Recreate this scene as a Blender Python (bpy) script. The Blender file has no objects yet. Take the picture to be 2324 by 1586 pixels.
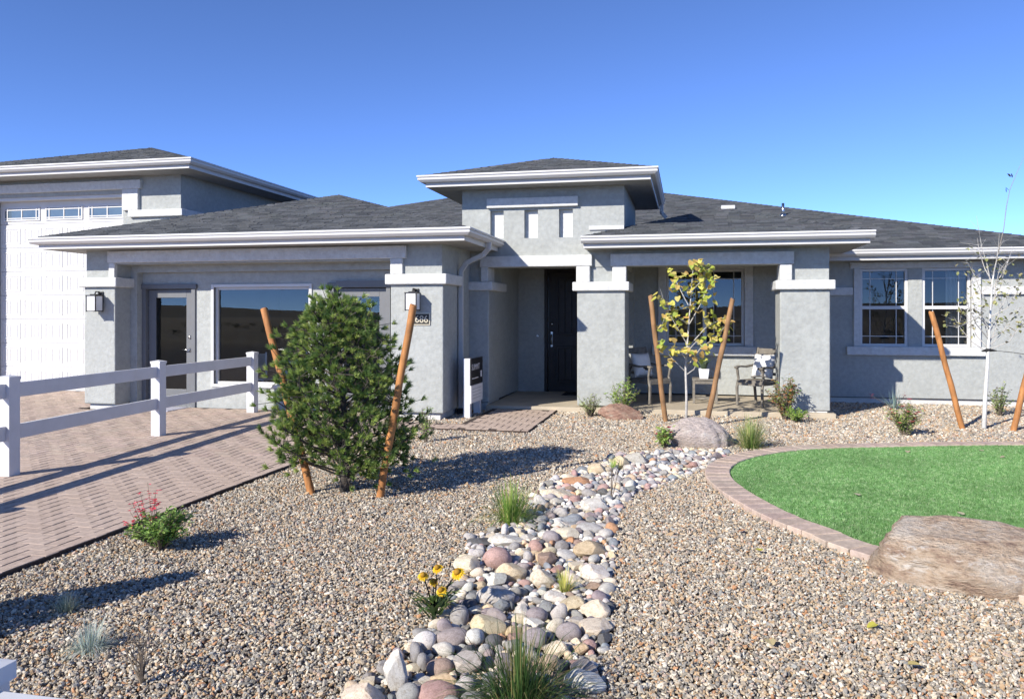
import bpy, bmesh, math, random
import numpy as np
from mathutils import Vector, Matrix
random.seed(7); rng = np.random.default_rng(7)
S = bpy.context.scene
COL = S.collection
R = math.radians

# ------------------------------------------------------------------ camera
EYE = 1.6
YAW = math.atan(398 / 1800)
CA, SA = math.cos(YAW), math.sin(YAW)
FPX, CX, HY = 1800.0, 1162.0, 715.0        # focal length, centre column and horizon row of the photograph (2324 px wide)
cam = bpy.data.cameras.new('camera'); cam.sensor_width = 36
cam.lens = 36 * FPX / 2324; cam.shift_y = -78 / 2324
cam.clip_start = 0.05; cam.clip_end = 4000
camo = bpy.data.objects.new('camera', cam); COL.objects.link(camo)
camo.location = (0, 0, EYE); camo.rotation_euler = (R(90), 0, YAW)
S.camera = camo

# ------------------------------------------------------------------ light
SUN_EL, SUN_AZ = R(29.5), R(33)            # rays run towards +Y, 33 degrees towards +X
w = bpy.data.worlds.new('World'); S.world = w; w.use_nodes = True
nt = w.node_tree; bg = nt.nodes['Background']
sky = nt.nodes.new('ShaderNodeTexSky'); sky.sky_type = 'NISHITA'; sky.sun_disc = False
sky.sun_elevation = SUN_EL; sky.sun_rotation = math.pi + SUN_AZ
sky.altitude = 4000; sky.air_density = 0.45; sky.dust_density = 0.0; sky.ozone_density = 4.0
hs = nt.nodes.new('ShaderNodeHueSaturation'); hs.inputs['Saturation'].default_value = 1.05; hs.inputs['Hue'].default_value = 0.505
nt.links.new(sky.outputs[0], hs.inputs['Color']); nt.links.new(hs.outputs[0], bg.inputs[0]); bg.inputs[1].default_value = 0.15
sl = bpy.data.lights.new('sun', 'SUN'); sl.energy = 2.8; sl.angle = R(0.5); sl.color = (1.0, 0.935, 0.84)
so = bpy.data.objects.new('sun', sl); COL.objects.link(so)
rd = Vector((math.cos(SUN_EL) * math.sin(SUN_AZ), math.cos(SUN_EL) * math.cos(SUN_AZ), -math.sin(SUN_EL)))
so.rotation_euler = rd.to_track_quat('-Z', 'Y').to_euler(); so.location = (-10, -20, 15)
S.view_settings.view_transform = 'Standard'; S.view_settings.look = 'None'
S.view_settings.exposure = 1.35; S.view_settings.gamma = 1.0
S.render.engine = 'CYCLES'
S.cycles.use_denoising = True
S.cycles.max_bounces = 6; S.cycles.transparent_max_bounces = 12
S.cycles.sample_clamp_indirect = 6

# ------------------------------------------------------------------ photo pixel -> place
def ray(px, py):
    u = (px - CX) / FPX; v = (HY - py) / FPX
    return Vector((-SA + u * CA, CA + u * SA, v))
def onY(px, py, Y):
    d = ray(px, py); t = Y / d.y
    return Vector((d.x * t, Y, EYE + d.z * t))
def onG(px, py, z=0.0):
    d = ray(px, py); t = (z - EYE) / d.z
    return Vector((d.x * t, d.y * t, z))
def atD(px, py, depth):
    d = ray(px, py); return Vector((d.x * depth, d.y * depth, EYE + d.z * depth))
def depthG(py, z=0.0):
    return (EYE - z) * FPX / (py - HY)

# ------------------------------------------------------------------ materials
MATS = {}
def new_mat(name):
    m = bpy.data.materials.new(name); m.use_nodes = True; MATS[name] = m
    t = m.node_tree; return m, t, t.nodes['Principled BSDF']
def N(t, kind, **kw):
    n = t.nodes.new(kind)
    for k, v in kw.items():
        if k.startswith('i_'): n.inputs[k[2:].replace('_', ' ')].default_value = v
        else: setattr(n, k, v)
    return n
def coords(t): return t.nodes.new('ShaderNodeTexCoord').outputs['Object']
def noise(t, scale, detail=4, rough=0.6, co=None):
    n = N(t, 'ShaderNodeTexNoise'); n.inputs['Scale'].default_value = scale
    n.inputs['Detail'].default_value = detail; n.inputs['Roughness'].default_value = rough
    t.links.new(co if co is not None else coords(t), n.inputs['Vector']); return n
def ramp(t, src, stops):
    r = t.nodes.new('ShaderNodeValToRGB'); el = r.color_ramp.elements
    while len(el) < len(stops): el.new(0.5)
    for e, (p, c) in zip(el, stops):
        e.position = p; e.color = (*c, 1) if len(c) == 3 else c
    t.links.new(src, r.inputs[0]); return r
def mix(t, a, b, fac, mode='MIX'):
    n = t.nodes.new('ShaderNodeMix'); n.data_type = 'RGBA'; n.blend_type = mode
    for sock, val in ((n.inputs[0], fac), (n.inputs[6], a), (n.inputs[7], b)):
        if hasattr(val, 'is_output'): t.links.new(val, sock)
        else: sock.default_value = val if not isinstance(val, tuple) else ((*val, 1) if len(val) == 3 else val)
    return n.outputs[2]
def bump(t, bsdf, src, strength, dist=0.01):
    b = t.nodes.new('ShaderNodeBump'); b.inputs['Strength'].default_value = strength
    b.inputs['Distance'].default_value = dist
    t.links.new(src, b.inputs['Height']); t.links.new(b.outputs[0], bsdf.inputs['Normal'])
def surf(name, c1, c2=None, nscale=3.0, rough=0.7, bscale=None, bstr=0.3, bdist=0.01, spec=0.4, metal=0.0, detail=5, lo=0.35, hi=0.65):
    m, t, b = new_mat(name)
    b.inputs['Roughness'].default_value = rough; b.inputs['Specular IOR Level'].default_value = spec
    b.inputs['Metallic'].default_value = metal
    if c2 is None: c2 = tuple(x * 0.88 for x in c1)
    n = noise(t, nscale, detail)
    r = ramp(t, n.outputs[0], [(lo, c1), (hi, c2)])
    t.links.new(r.outputs[0], b.inputs['Base Color'])
    if bscale:
        bump(t, b, noise(t, bscale, 4).outputs[0], bstr, bdist)
    return m
def stucco(name, c, var=0.12):
    m, t, b = new_mat(name); b.inputs['Roughness'].default_value = 0.95; b.inputs['Specular IOR Level'].default_value = 0.15
    co = coords(t)
    n1 = noise(t, 2.2, 6, 0.65, co); n2 = noise(t, 14, 4, 0.6, co)
    r1 = ramp(t, n1.outputs[0], [(0.3, tuple(x * (1 - var) for x in c)), (0.7, tuple(min(1, x * (1 + var)) for x in c))])
    r2 = ramp(t, n2.outputs[0], [(0.35, (0.90,) * 3), (0.65, (1.05,) * 3)])
    t.links.new(mix(t, r1.outputs[0], r2.outputs[0], 1.0, 'MULTIPLY'), b.inputs['Base Color'])
    n3 = noise(t, 95, 4, 0.7, co); n4 = noise(t, 16, 3, 0.6, co)
    add = N(t, 'ShaderNodeMath', operation='ADD'); mul = N(t, 'ShaderNodeMath', operation='MULTIPLY'); mul.inputs[1].default_value = 2.0
    t.links.new(n4.outputs[0], mul.inputs[0]); t.links.new(mul.outputs[0], add.inputs[0]); t.links.new(n3.outputs[0], add.inputs[1])
    bump(t, b, add.outputs[0], 0.45, 0.012)
    return m
def attr_mat(name, rough=0.7, spec=0.3, transl=0.0, bscale=None, bstr=0.3, vscale=None, objcol=False, inst=False):
    """colour comes from the piece itself (mesh attribute, object colour or instance attribute)"""
    m, t, b = new_mat(name); b.inputs['Roughness'].default_value = rough; b.inputs['Specular IOR Level'].default_value = spec
    if objcol: src = t.nodes.new('ShaderNodeObjectInfo').outputs['Color']
    else:
        a = t.nodes.new('ShaderNodeAttribute'); a.attribute_name = 'col'
        if inst: a.attribute_type = 'INSTANCER'
        src = a.outputs['Color']
    if vscale:
        n = noise(t, vscale, 5, 0.65)
        r = ramp(t, n.outputs[0], [(0.3, (0.72,) * 3), (0.7, (1.18,) * 3)])
        src = mix(t, src, r.outputs[0], 1.0, 'MULTIPLY')
    t.links.new(src, b.inputs['Base Color'])
    if bscale: bump(t, b, noise(t, bscale, 5).outputs[0], bstr, 0.01)
    if transl:
        tr = t.nodes.new('ShaderNodeBsdfTranslucent'); t.links.new(src, tr.inputs[0])
        ms = t.nodes.new('ShaderNodeMixShader'); ms.inputs[0].default_value = transl
        t.links.new(b.outputs[0], ms.inputs[1]); t.links.new(tr.outputs[0], ms.inputs[2])
        t.links.new(ms.outputs[0], t.nodes['Material Output'].inputs[0])
    return m

stucco('stucco', (0.375, 0.390, 0.372), 0.07)
stucco('stucco_trim', (0.60, 0.605, 0.588), 0.04)
surf('white_paint', (0.62, 0.617, 0.605), (0.59, 0.587, 0.575), 4, 0.5)
surf('fascia_paint', (0.55, 0.547, 0.535), (0.52, 0.517, 0.505), 4, 0.5)
surf('soffit_paint', (0.36, 0.36, 0.345), None, 6, 0.8, 40, 0.2)
surf('white_vinyl', (0.64, 0.64, 0.64), (0.58, 0.577, 0.57), 3.5, 0.4, 25, 0.04, spec=0.5, lo=0.4, hi=0.7)
surf('foundation', (0.62, 0.61, 0.58), (0.52, 0.51, 0.48), 5, 0.9, 60, 0.3)
surf('door_grey', (0.15, 0.155, 0.16), (0.14, 0.145, 0.15), 6, 0.45)
surf('door_dark', (0.016, 0.013, 0.011), (0.026, 0.020, 0.016), 8, 0.5, 60, 0.2)
surf('black_metal', (0.025, 0.024, 0.022), (0.035, 0.032, 0.03), 10, 0.45)
surf('steel', (0.55, 0.55, 0.54), None, 10, 0.25, metal=1.0)
surf('roof_deck', (0.035, 0.037, 0.04), (0.05, 0.05, 0.053), 3, 0.9)
surf('concrete', (0.50, 0.43, 0.32), (0.42, 0.36, 0.27), 3, 0.9, 80, 0.25)
surf('mat_dark', (0.02, 0.02, 0.02), None, 20, 0.95, 120, 0.5)
surf('mat_grey', (0.45, 0.45, 0.5), (0.35, 0.35, 0.42), 20, 0.95, 120, 0.5)
surf('sand_joint', (0.075, 0.055, 0.045), (0.05, 0.036, 0.03), 60, 1.0)
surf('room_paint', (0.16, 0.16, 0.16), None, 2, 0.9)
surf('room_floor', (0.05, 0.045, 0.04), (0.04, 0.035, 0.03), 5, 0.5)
surf('curtain', (0.62, 0.55, 0.45), (0.52, 0.46, 0.37), 4, 0.9)
surf('chair_wood', (0.22, 0.20, 0.165), (0.14, 0.125, 0.105), 14, 0.75, 60, 0.4)
surf('cushion', (0.80, 0.79, 0.76), (0.74, 0.73, 0.70), 10, 0.95, 150, 0.2)
surf('print_dark', (0.05, 0.055, 0.055), None, 20, 0.9)
surf('sign_black', (0.018, 0.018, 0.022), None, 4, 0.4)
surf('sign_white', (0.75, 0.75, 0.75), None, 4, 0.4)
surf('sign_grey', (0.5, 0.5, 0.5), None, 4, 0.5)
surf('plaque', (0.03, 0.026, 0.018), None, 4, 0.5)
surf('plaque_rim', (0.62, 0.56, 0.42), None, 4, 0.45)
surf('pot_white', (0.78, 0.78, 0.76), None, 4, 0.5)
surf('turf_base', (0.035, 0.13, 0.03), (0.025, 0.095, 0.02), 30, 0.9)
surf('lamp_glass', (0.85, 0.85, 0.83), None, 4, 0.3)
surf('bark', (0.10, 0.085, 0.07), (0.05, 0.042, 0.035), 30, 0.95, 50, 0.8)
surf('bark_pale', (0.52, 0.50, 0.46), (0.36, 0.34, 0.31), 22, 0.85, 50, 0.4)
surf('bark_white', (0.72, 0.71, 0.67), (0.55, 0.54, 0.50), 22, 0.8, 50, 0.3)
surf('twig', (0.20, 0.16, 0.12), (0.12, 0.095, 0.07), 30, 0.9)
surf('twig_grey', (0.30, 0.27, 0.23), (0.20, 0.18, 0.15), 30, 0.9)
surf('dark_rubber', (0.02, 0.02, 0.02), None, 5, 0.7)
surf('hill', (0.20, 0.155, 0.095), (0.10, 0.09, 0.05), 0.03, 1.0)
# stake wood: long grain
def wood(name, c1, c2):
    m, t, b = new_mat(name); b.inputs['Roughness'].default_value = 0.75
    mp = t.nodes.new('ShaderNodeMapping'); mp.inputs['Scale'].default_value = (28, 28, 2.0)
    t.links.new(coords(t), mp.inputs[0]); n = noise(t, 1.0, 6, 0.7, mp.outputs[0])
    r = ramp(t, n.outputs[0], [(0.3, c1), (0.7, c2)])
    n2 = noise(t, 5, 4); r2 = ramp(t, n2.outputs[0], [(0.3, (0.65,) * 3), (0.6, (1.1,) * 3)])
    t.links.new(mix(t, r.outputs[0], r2.outputs[0], 1.0, 'MULTIPLY'), b.inputs['Base Color'])
    bump(t, b, n.outputs[0], 0.4, 0.004)
wood('stake_wood', (0.50, 0.225, 0.07), (0.30, 0.12, 0.035))
wood('stake_wood_brown', (0.36, 0.20, 0.085), (0.19, 0.10, 0.045))
# soil under the gravel
m, t, b = new_mat('soil'); b.inputs['Roughness'].default_value = 1.0
v = t.nodes.new('ShaderNodeTexVoronoi'); v.inputs['Scale'].default_value = 45; t.links.new(coords(t), v.inputs['Vector'])
r = ramp(t, v.outputs['Color'], [(0.1, (0.07, 0.057, 0.045)), (0.45, (0.15, 0.125, 0.10)), (0.8, (0.22, 0.185, 0.15))])
ln_ = N(t, 'ShaderNodeVectorMath', operation='LENGTH'); t.links.new(coords(t), ln_.inputs[0])
far = ramp(t, ln_.outputs['Value'], [(0, (0, 0, 0)), (1, (1, 1, 1))]); mr = t.nodes.new('ShaderNodeMapRange'); mr.inputs['From Min'].default_value = 22; mr.inputs['From Max'].default_value = 30
t.links.new(ln_.outputs['Value'], mr.inputs['Value'])
dg = ramp(t, noise(t, 0.12, 8, 0.7).outputs[0], [(0.30, (0.13, 0.10, 0.06)), (0.48, (0.30, 0.235, 0.14)), (0.65, (0.42, 0.35, 0.21))])   # dry grassland beyond the plot
t.nodes.remove(far)
t.links.new(mix(t, r.outputs[0], dg.outputs[0], mr.outputs[0]), b.inputs['Base Color']); bump(t, b, v.outputs['Distance'], 0.8, 0.02)
attr_mat('gravel', 0.85, 0.25, inst=True)
attr_mat('turf', 0.5, 0.35, transl=0.25, inst=True)
attr_mat('foliage', 0.5, 0.35, transl=0.35)
attr_mat('leaf_col', 0.5, 0.35, transl=0.4, objcol=True)
attr_mat('petal', 0.6, 0.2, transl=0.25)
attr_mat('shingle', 0.92, 0.15, vscale=45, bscale=150, bstr=0.5)
attr_mat('paver', 0.9, 0.2, vscale=18, bscale=120, bstr=0.35)
def cobble(name, objcol):
    m, t, b = new_mat(name); b.inputs['Roughness'].default_value = 0.85; b.inputs['Specular IOR Level'].default_value = 0.2
    if objcol: src = t.nodes.new('ShaderNodeObjectInfo').outputs['Color']
    else:
        a = t.nodes.new('ShaderNodeAttribute'); a.attribute_name = 'col'; src = a.outputs['Color']
    co = coords(t); oi = t.nodes.new('ShaderNodeObjectInfo'); ad = N(t, 'ShaderNodeVectorMath', operation='ADD')
    t.links.new(co, ad.inputs[0]); t.links.new(oi.outputs['Location'], ad.inputs[1]); cv = ad.outputs[0]
    n1 = noise(t, 2.2, 7, 0.75, cv); n2 = noise(t, 13, 5, 0.75, cv)
    r1 = ramp(t, n1.outputs[0], [(0.30, (0.66, 0.60, 0.54)), (0.50, (1.0, 1.0, 1.0)), (0.70, (1.25, 1.22, 1.16))])
    r2 = ramp(t, n2.outputs[0], [(0.32, (0.62,) * 3), (0.50, (1.0,) * 3), (0.72, (1.22,) * 3)])
    t.links.new(mix(t, mix(t, src, r1.outputs[0], 1.0, 'MULTIPLY'), r2.outputs[0], 1.0, 'MULTIPLY'), b.inputs['Base Color']); bump(t, b, n2.outputs[0], 0.45, 0.06)
cobble('stone_smooth', True)
attr_mat('stone_mass', 0.85, 0.2, vscale=25, bscale=60, bstr=0.3)
# coarse speckled stone
def speckled(name, objcol=True):
    m, t, b = new_mat(name); b.inputs['Roughness'].default_value = 0.9; b.inputs['Specular IOR Level'].default_value = 0.2
    oi = t.nodes.new('ShaderNodeObjectInfo'); co = coords(t)
    n1 = noise(t, 3.0, 6, 0.7, co); n2 = noise(t, 26, 4, 0.7, co)
    r1 = ramp(t, n1.outputs[0], [(0.30, (0.62, 0.50, 0.38)), (0.46, (0.95, 0.92, 0.86)), (0.65, (1.15, 1.14, 1.10))])
    r2 = ramp(t, n2.outputs[0], [(0.36, (0.42, 0.40, 0.38)), (0.46, (1.0,) * 3), (0.75, (1.18,) * 3)])
    c = mix(t, oi.outputs['Color'], r1.outputs[0], 1.0, 'MULTIPLY')
    t.links.new(mix(t, c, r2.outputs[0], 0.8, 'MULTIPLY'), b.inputs['Base Color'])
    bump(t, b, n2.outputs[0], 0.5, 0.03)
speckled('stone_rough')
def boulder_mat(name, stops, patch, white=(0.75, 0.70, 0.62)):
    m, t, b = new_mat(name); b.inputs['Roughness'].default_value = 0.92; b.inputs['Specular IOR Level'].default_value = 0.2
    mp = t.nodes.new('ShaderNodeMapping'); mp.inputs['Scale'].default_value = (1, 1, 3.2); mp.inputs['Rotation'].default_value = (0.15, 0.2, 0); t.links.new(coords(t), mp.inputs[0])
    co = mp.outputs[0]; n1 = noise(t, patch, 9, 0.75, co); n2 = noise(t, 22, 5, 0.7, co); n3 = noise(t, patch * 1.7, 6, 0.75, co)
    r1 = ramp(t, n1.outputs[0], stops)
    r2 = ramp(t, n2.outputs[0], [(0.34, (0.62,) * 3), (0.5, (1.0,) * 3), (0.75, (1.12,) * 3)])
    c = mix(t, r1.outputs[0], r2.outputs[0], 0.9, 'MULTIPLY')
    r3 = ramp(t, n3.outputs[0], [(0.56, (0, 0, 0)), (0.62, (1, 1, 1))])
    rr = ramp(t, n2.outputs[0], [(0.45, (0, 0, 0)), (0.6, (1, 1, 1))])
    t.links.new(mix(t, c, white, mix(t, r3.outputs[0], rr.outputs[0], 1.0, 'MULTIPLY')), b.inputs['Base Color'])
    ad = N(t, 'ShaderNodeMath', operation='ADD'); t.links.new(n1.outputs[0], ad.inputs[0]); t.links.new(n2.outputs[0], ad.inputs[1])
    bump(t, b, ad.outputs[0], 0.9, 0.06)
boulder_mat('boulder_tan', [(0.30, (0.22, 0.15, 0.12)), (0.40, (0.40, 0.28, 0.20)), (0.48, (0.58, 0.44, 0.31)), (0.60, (0.66, 0.57, 0.46))], 2.6)
boulder_mat('boulder_pink', [(0.30, (0.50, 0.44, 0.40)), (0.48, (0.64, 0.54, 0.48)), (0.68, (0.70, 0.64, 0.58))], 2.2)
boulder_mat('boulder_red', [(0.30, (0.26, 0.16, 0.12)), (0.48, (0.45, 0.27, 0.20)), (0.68, (0.52, 0.40, 0.30))], 4.5, (0.55, 0.48, 0.38))
# window glass: clear sheet with mirror-like sheen at its real strength
m, t, b = new_mat('glass'); t.nodes.remove(b)
tr = t.nodes.new('ShaderNodeBsdfTransparent'); tr.inputs[0].default_value = (0.80, 0.84, 0.85, 1)
gl = t.nodes.new('ShaderNodeBsdfGlossy'); gl.inputs['Roughness'].default_value = 0.0; gl.inputs[0].default_value = (0.9, 0.95, 1, 1)
fr = t.nodes.new('ShaderNodeFresnel'); fr.inputs[0].default_value = 1.62
ms = t.nodes.new('ShaderNodeMixShader')
t.links.new(fr.outputs[0], ms.inputs[0]); t.links.new(tr.outputs[0], ms.inputs[1]); t.links.new(gl.outputs[0], ms.inputs[2])
t.links.new(ms.outputs[0], t.nodes['Material Output'].inputs[0])
# frosted lamp pane / garage door pane
surf('door_pane', (0.10, 0.15, 0.20), (0.08, 0.12, 0.17), 3, 0.12, spec=0.6)

# ------------------------------------------------------------------ mesh building
class MB:
    def __init__(s): s.v = []; s.f = []; s.c = []; s.has = False
    def face(s, pts, col=None):
        i = len(s.v); s.v.extend(tuple(p) for p in pts); s.f.append(tuple(range(i, i + len(pts)))); s.c.append(col)
        if col is not None: s.has = True
    def mesh(s, vs, fs, col=None):
        i = len(s.v); s.v.extend(tuple(p) for p in vs)
        for f in fs: s.f.append(tuple(i + k for k in f)); s.c.append(col)
        if col is not None: s.has = True
    def box(s, x0, x1, y0, y1, z0, z1, col=None, M=None):
        vs = [(x, y, z) for x in (x0, x1) for y in (y0, y1) for z in (z0, z1)]
        if M is not None: vs = [M @ Vector(v) for v in vs]
        s.mesh(vs, [(0, 1, 3, 2), (4, 6, 7, 5), (0, 4, 5, 1), (2, 3, 7, 6), (0, 2, 6, 4), (1, 5, 7, 3)], col)
        return s
    def bar(s, p0, p1, wx, wz, up=(0, 0, 1), col=None):
        """square bar between two points"""
        p0 = Vector(p0); p1 = Vector(p1); d = (p1 - p0); L = d.length; d.normalize()
        sx = d.cross(Vector(up))
        if sx.length < 1e-4: sx = d.cross(Vector((0, 1, 0)))
        sx.normalize(); sz = sx.cross(d)
        M = Matrix((( sx.x, d.x, sz.x, p0.x), (sx.y, d.y, sz.y, p0.y), (sx.z, d.z, sz.z, p0.z), (0, 0, 0, 1)))
        return s.box(-wx / 2, wx / 2, 0, L, -wz / 2, wz / 2, col, M)
    def tube(s, pts, rad, n=8, cap=True, col=None):
        pts = [Vector(p) for p in pts]; k = len(pts)
        if not isinstance(rad, (list, tuple)): rad = [rad] * k
        rings = []
        for i, p in enumerate(pts):
            d = (pts[min(i + 1, k - 1)] - pts[max(i - 1, 0)]).normalized()
            a = d.cross(Vector((0.3, 0.9, 0.2))); 
            if a.length < 1e-3: a = d.cross(Vector((1, 0, 0)))
            a.normalize(); bb = d.cross(a)
            rings.append([p + (a * math.cos(2 * math.pi * j / n) + bb * math.sin(2 * math.pi * j / n)) * rad[i] for j in range(n)])
        vs = [q for r_ in rings for q in r_]
        fs = [(i * n + j, i * n + (j + 1) % n, (i + 1) * n + (j + 1) % n, (i + 1) * n + j) for i in range(k - 1) for j in range(n)]
        if cap: fs += [tuple(reversed(range(n))), tuple((k - 1) * n + j for j in range(n))]
        s.mesh(vs, fs, col); return s
    def prism(s, poly, z0, z1, col=None):
        n = len(poly)
        vs = [(x, y, z0) for x, y in poly] + [(x, y, z1) for x, y in poly]
        s.mesh(vs, [tuple(reversed(range(n))), tuple(range(n, 2 * n))] + [(i, (i + 1) % n, n + (i + 1) % n, n + i) for i in range(n)], col); return s
    def leaf(s, p, d, nrm, L, W, col, fold=0.25):
        p = Vector(p); d = Vector(d).normalized(); sd = d.cross(Vector(nrm))
        if sd.length < 1e-3: sd = d.cross(Vector((1, 0.2, 0)))
        sd.normalize(); up = sd.cross(d)
        a = p + d * L * 0.45 + sd * W / 2 + up * W * fold; bq = p + d * L * 0.45 - sd * W / 2 + up * W * fold; tip = p + d * L
        s.mesh([p, a, tip, bq], [(0, 1, 2), (0, 2, 3)], col)
    def blade(s, p, d, L, W, bend, col, seg=3):
        p = Vector(p); d = Vector(d).normalized(); side = d.cross(Vector((0, 0, 1)))
        if side.length < 1e-3: side = Vector((1, 0, 0))
        side.normalize()
        pts = []; q = p.copy(); dd = d.copy()
        for i in range(seg + 1):
            pts.append(q.copy()); q = q + dd * L / seg; dd = (dd + Vector((0, 0, -bend / seg))).normalized()
        vs = []
        for i, q in enumerate(pts[:-1]):
            ww = W * (1 - 0.65 * i / seg) / 2; vs += [q - side * ww, q + side * ww]
        vs.append(pts[-1]); k = len(vs)
        fs = [(2 * i, 2 * i + 1, 2 * i + 3, 2 * i + 2) for i in range(seg - 1)] + [(k - 3, k - 2, k - 1)]
        s.mesh(vs, fs, col)
    def data(s, name, mat):
        me = bpy.data.meshes.new(name); me.from_pydata(s.v, [], s.f); me.materials.append(MATS[mat])
        if s.has:
            ca = me.color_attributes.new('col', 'FLOAT_COLOR', 'CORNER')
            arr = np.ones((len(me.loops), 4), np.float32); i = 0
            for f, c in zip(s.f, s.c):
                arr[i:i + len(f), :3] = c if c is not None else (1, 1, 1); i += len(f)
            ca.data.foreach_set('color', arr.ravel())
        return me
    def build(s, name, mat, parent=None, smooth=False, bevel=0.0, at=None, fixn=False):
        me = s.data(name, mat)
        if fixn:
            bm = bmesh.new(); bm.from_mesh(me); bmesh.ops.remove_doubles(bm, verts=bm.verts, dist=1e-5)
            bmesh.ops.recalc_face_normals(bm, faces=bm.faces); bm.to_mesh(me); bm.free()
        if smooth: me.polygons.foreach_set('use_smooth', [True] * len(me.polygons))
        o = bpy.data.objects.new(name, me); COL.objects.link(o)
        if at is not None:
            at = Vector(at); me.transform(Matrix.Translation(-at)); o.location = at
            if parent: o.location = at - parent.location
        elif parent: o.location = -parent.location
        if parent: o.parent = parent
        if bevel:
            b = o.modifiers.new('bevel', 'BEVEL'); b.width = bevel; b.segments = 2; b.limit_method = 'ANGLE'; b.angle_limit = R(40)
        return o
def tag(o, label=None, cat=None, group=None, kind=None):
    if label: o['label'] = label
    if cat: o['category'] = cat
    if group: o['group'] = group
    if kind: o['kind'] = kind
    return o
def thing(name, label, cat, loc=(0, 0, 0), group=None):
    o = bpy.data.objects.new(name, None); COL.objects.link(o); o.location = loc; o.empty_display_size = 0.1
    return tag(o, label, cat, group)
def link_copy(name, me, M, parent=None, color=None):
    o = bpy.data.objects.new(name, me); COL.objects.link(o)
    if parent: o.parent = parent; M = Matrix.Translation(-parent.location) @ M
    o.matrix_basis = M
    if color: o.color = (*color, 1)
    return o
def jit(c, a=0.12):
    k = 1 + random.uniform(-a, a); return tuple(max(0.0, x * k * (1 + random.uniform(-a * 0.3, a * 0.3))) for x in c)
def inpoly(x, y, poly):
    c = False; n = len(poly); j = n - 1
    for i in range(n):
        xi, yi = poly[i]; xj, yj = poly[j]
        if (yi > y) != (yj > y) and x < (xj - xi) * (y - yi) / (yj - yi) + xi: c = not c
        j = i
    return c
def inpoly_np(x, y, poly):
    c = np.zeros(x.shape, bool); n = len(poly); j = n - 1
    for i in range(n):
        xi, yi = poly[i]; xj, yj = poly[j]
        if yi != yj:
            c ^= ((yi > y) != (yj > y)) & (x < (xj - xi) * (y - yi) / (yj - yi) + xi)
        j = i
    return c
def catmull(P, k=10, closed=True):
    out = []; n = len(P)
    for i in range(n if closed else n - 1):
        p0, p1, p2, p3 = (Vector(P[(i + d) % n] if closed else P[max(0, min(n - 1, i + d))]) for d in (-1, 0, 1, 2))
        for j in range(k):
            t_ = j / k
            out.append(0.5 * ((2 * p1) + (p2 - p0) * t_ + (2 * p0 - 5 * p1 + 4 * p2 - p3) * t_ ** 2 + (3 * p1 - p0 - 3 * p2 + p3) * t_ ** 3))
    if not closed: out.append(Vector(P[-1]))
    return out
# ------------------------------------------------------------------ ground and terrain
g = MB(); g.face([(-1500, -1500, -0.035), (1500, -1500, -0.035), (1500, 1500, -0.035), (-1500, 1500, -0.035)])
tag(g.build('ground', 'soil'), 'bare stony soil under the gravel yard', None, kind='structure')
g = MB(); n = 72; rows = []
for k, (rr, hh) in enumerate(((500, -2), (800, 0.6), (1100, 1.0), (1400, -2))):
    row = []
    for i in range(n):
        a = 2 * math.pi * i / n
        h = hh * (13 + 6 * math.sin(3 * a + 0.5) + 4 * math.sin(7 * a) + 2 * math.sin(17 * a)) if hh > 0 else hh
        row.append((rr * math.sin(a), rr * math.cos(a), h))
    rows.append(row)
vs = [p for r_ in rows for p in r_]
g.mesh(vs, [(k * n + i, k * n + (i + 1) % n, (k + 1) * n + (i + 1) % n, (k + 1) * n + i) for k in range(3) for i in range(n)])
tag(g.build('hills', 'hill', smooth=True), 'low dry brown hills far around the house', None, kind='structure')

g = MB()
for _ in range(260):          # low desert scrub on the open land across the road, seen as reflections in the glass
    a = random.uniform(math.pi * 0.62, math.pi * 1.38); dd = random.uniform(22, 120); x, y = dd * math.sin(a), dd * math.cos(a); s_ = random.uniform(0.3, 0.7)
    c = jit(random.choice([(0.15, 0.15, 0.08), (0.22, 0.19, 0.11), (0.11, 0.12, 0.065)]), 0.2)
    for _k in range(26):
        q = Vector((x + random.gauss(0, 0.4) * s_, y + random.gauss(0, 0.4) * s_, random.uniform(-0.03, 0.75) * s_)); g.leaf(q, (random.gauss(0, 1), random.gauss(0, 1), random.uniform(0.2, 1.5)), (random.gauss(0, 1), random.gauss(0, 1), 1), 0.45 * s_, 0.25 * s_, c)
tag(g.build('desert_scrub', 'foliage'), 'low desert scrub on the open land facing the house', None, kind='stuff')
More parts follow.
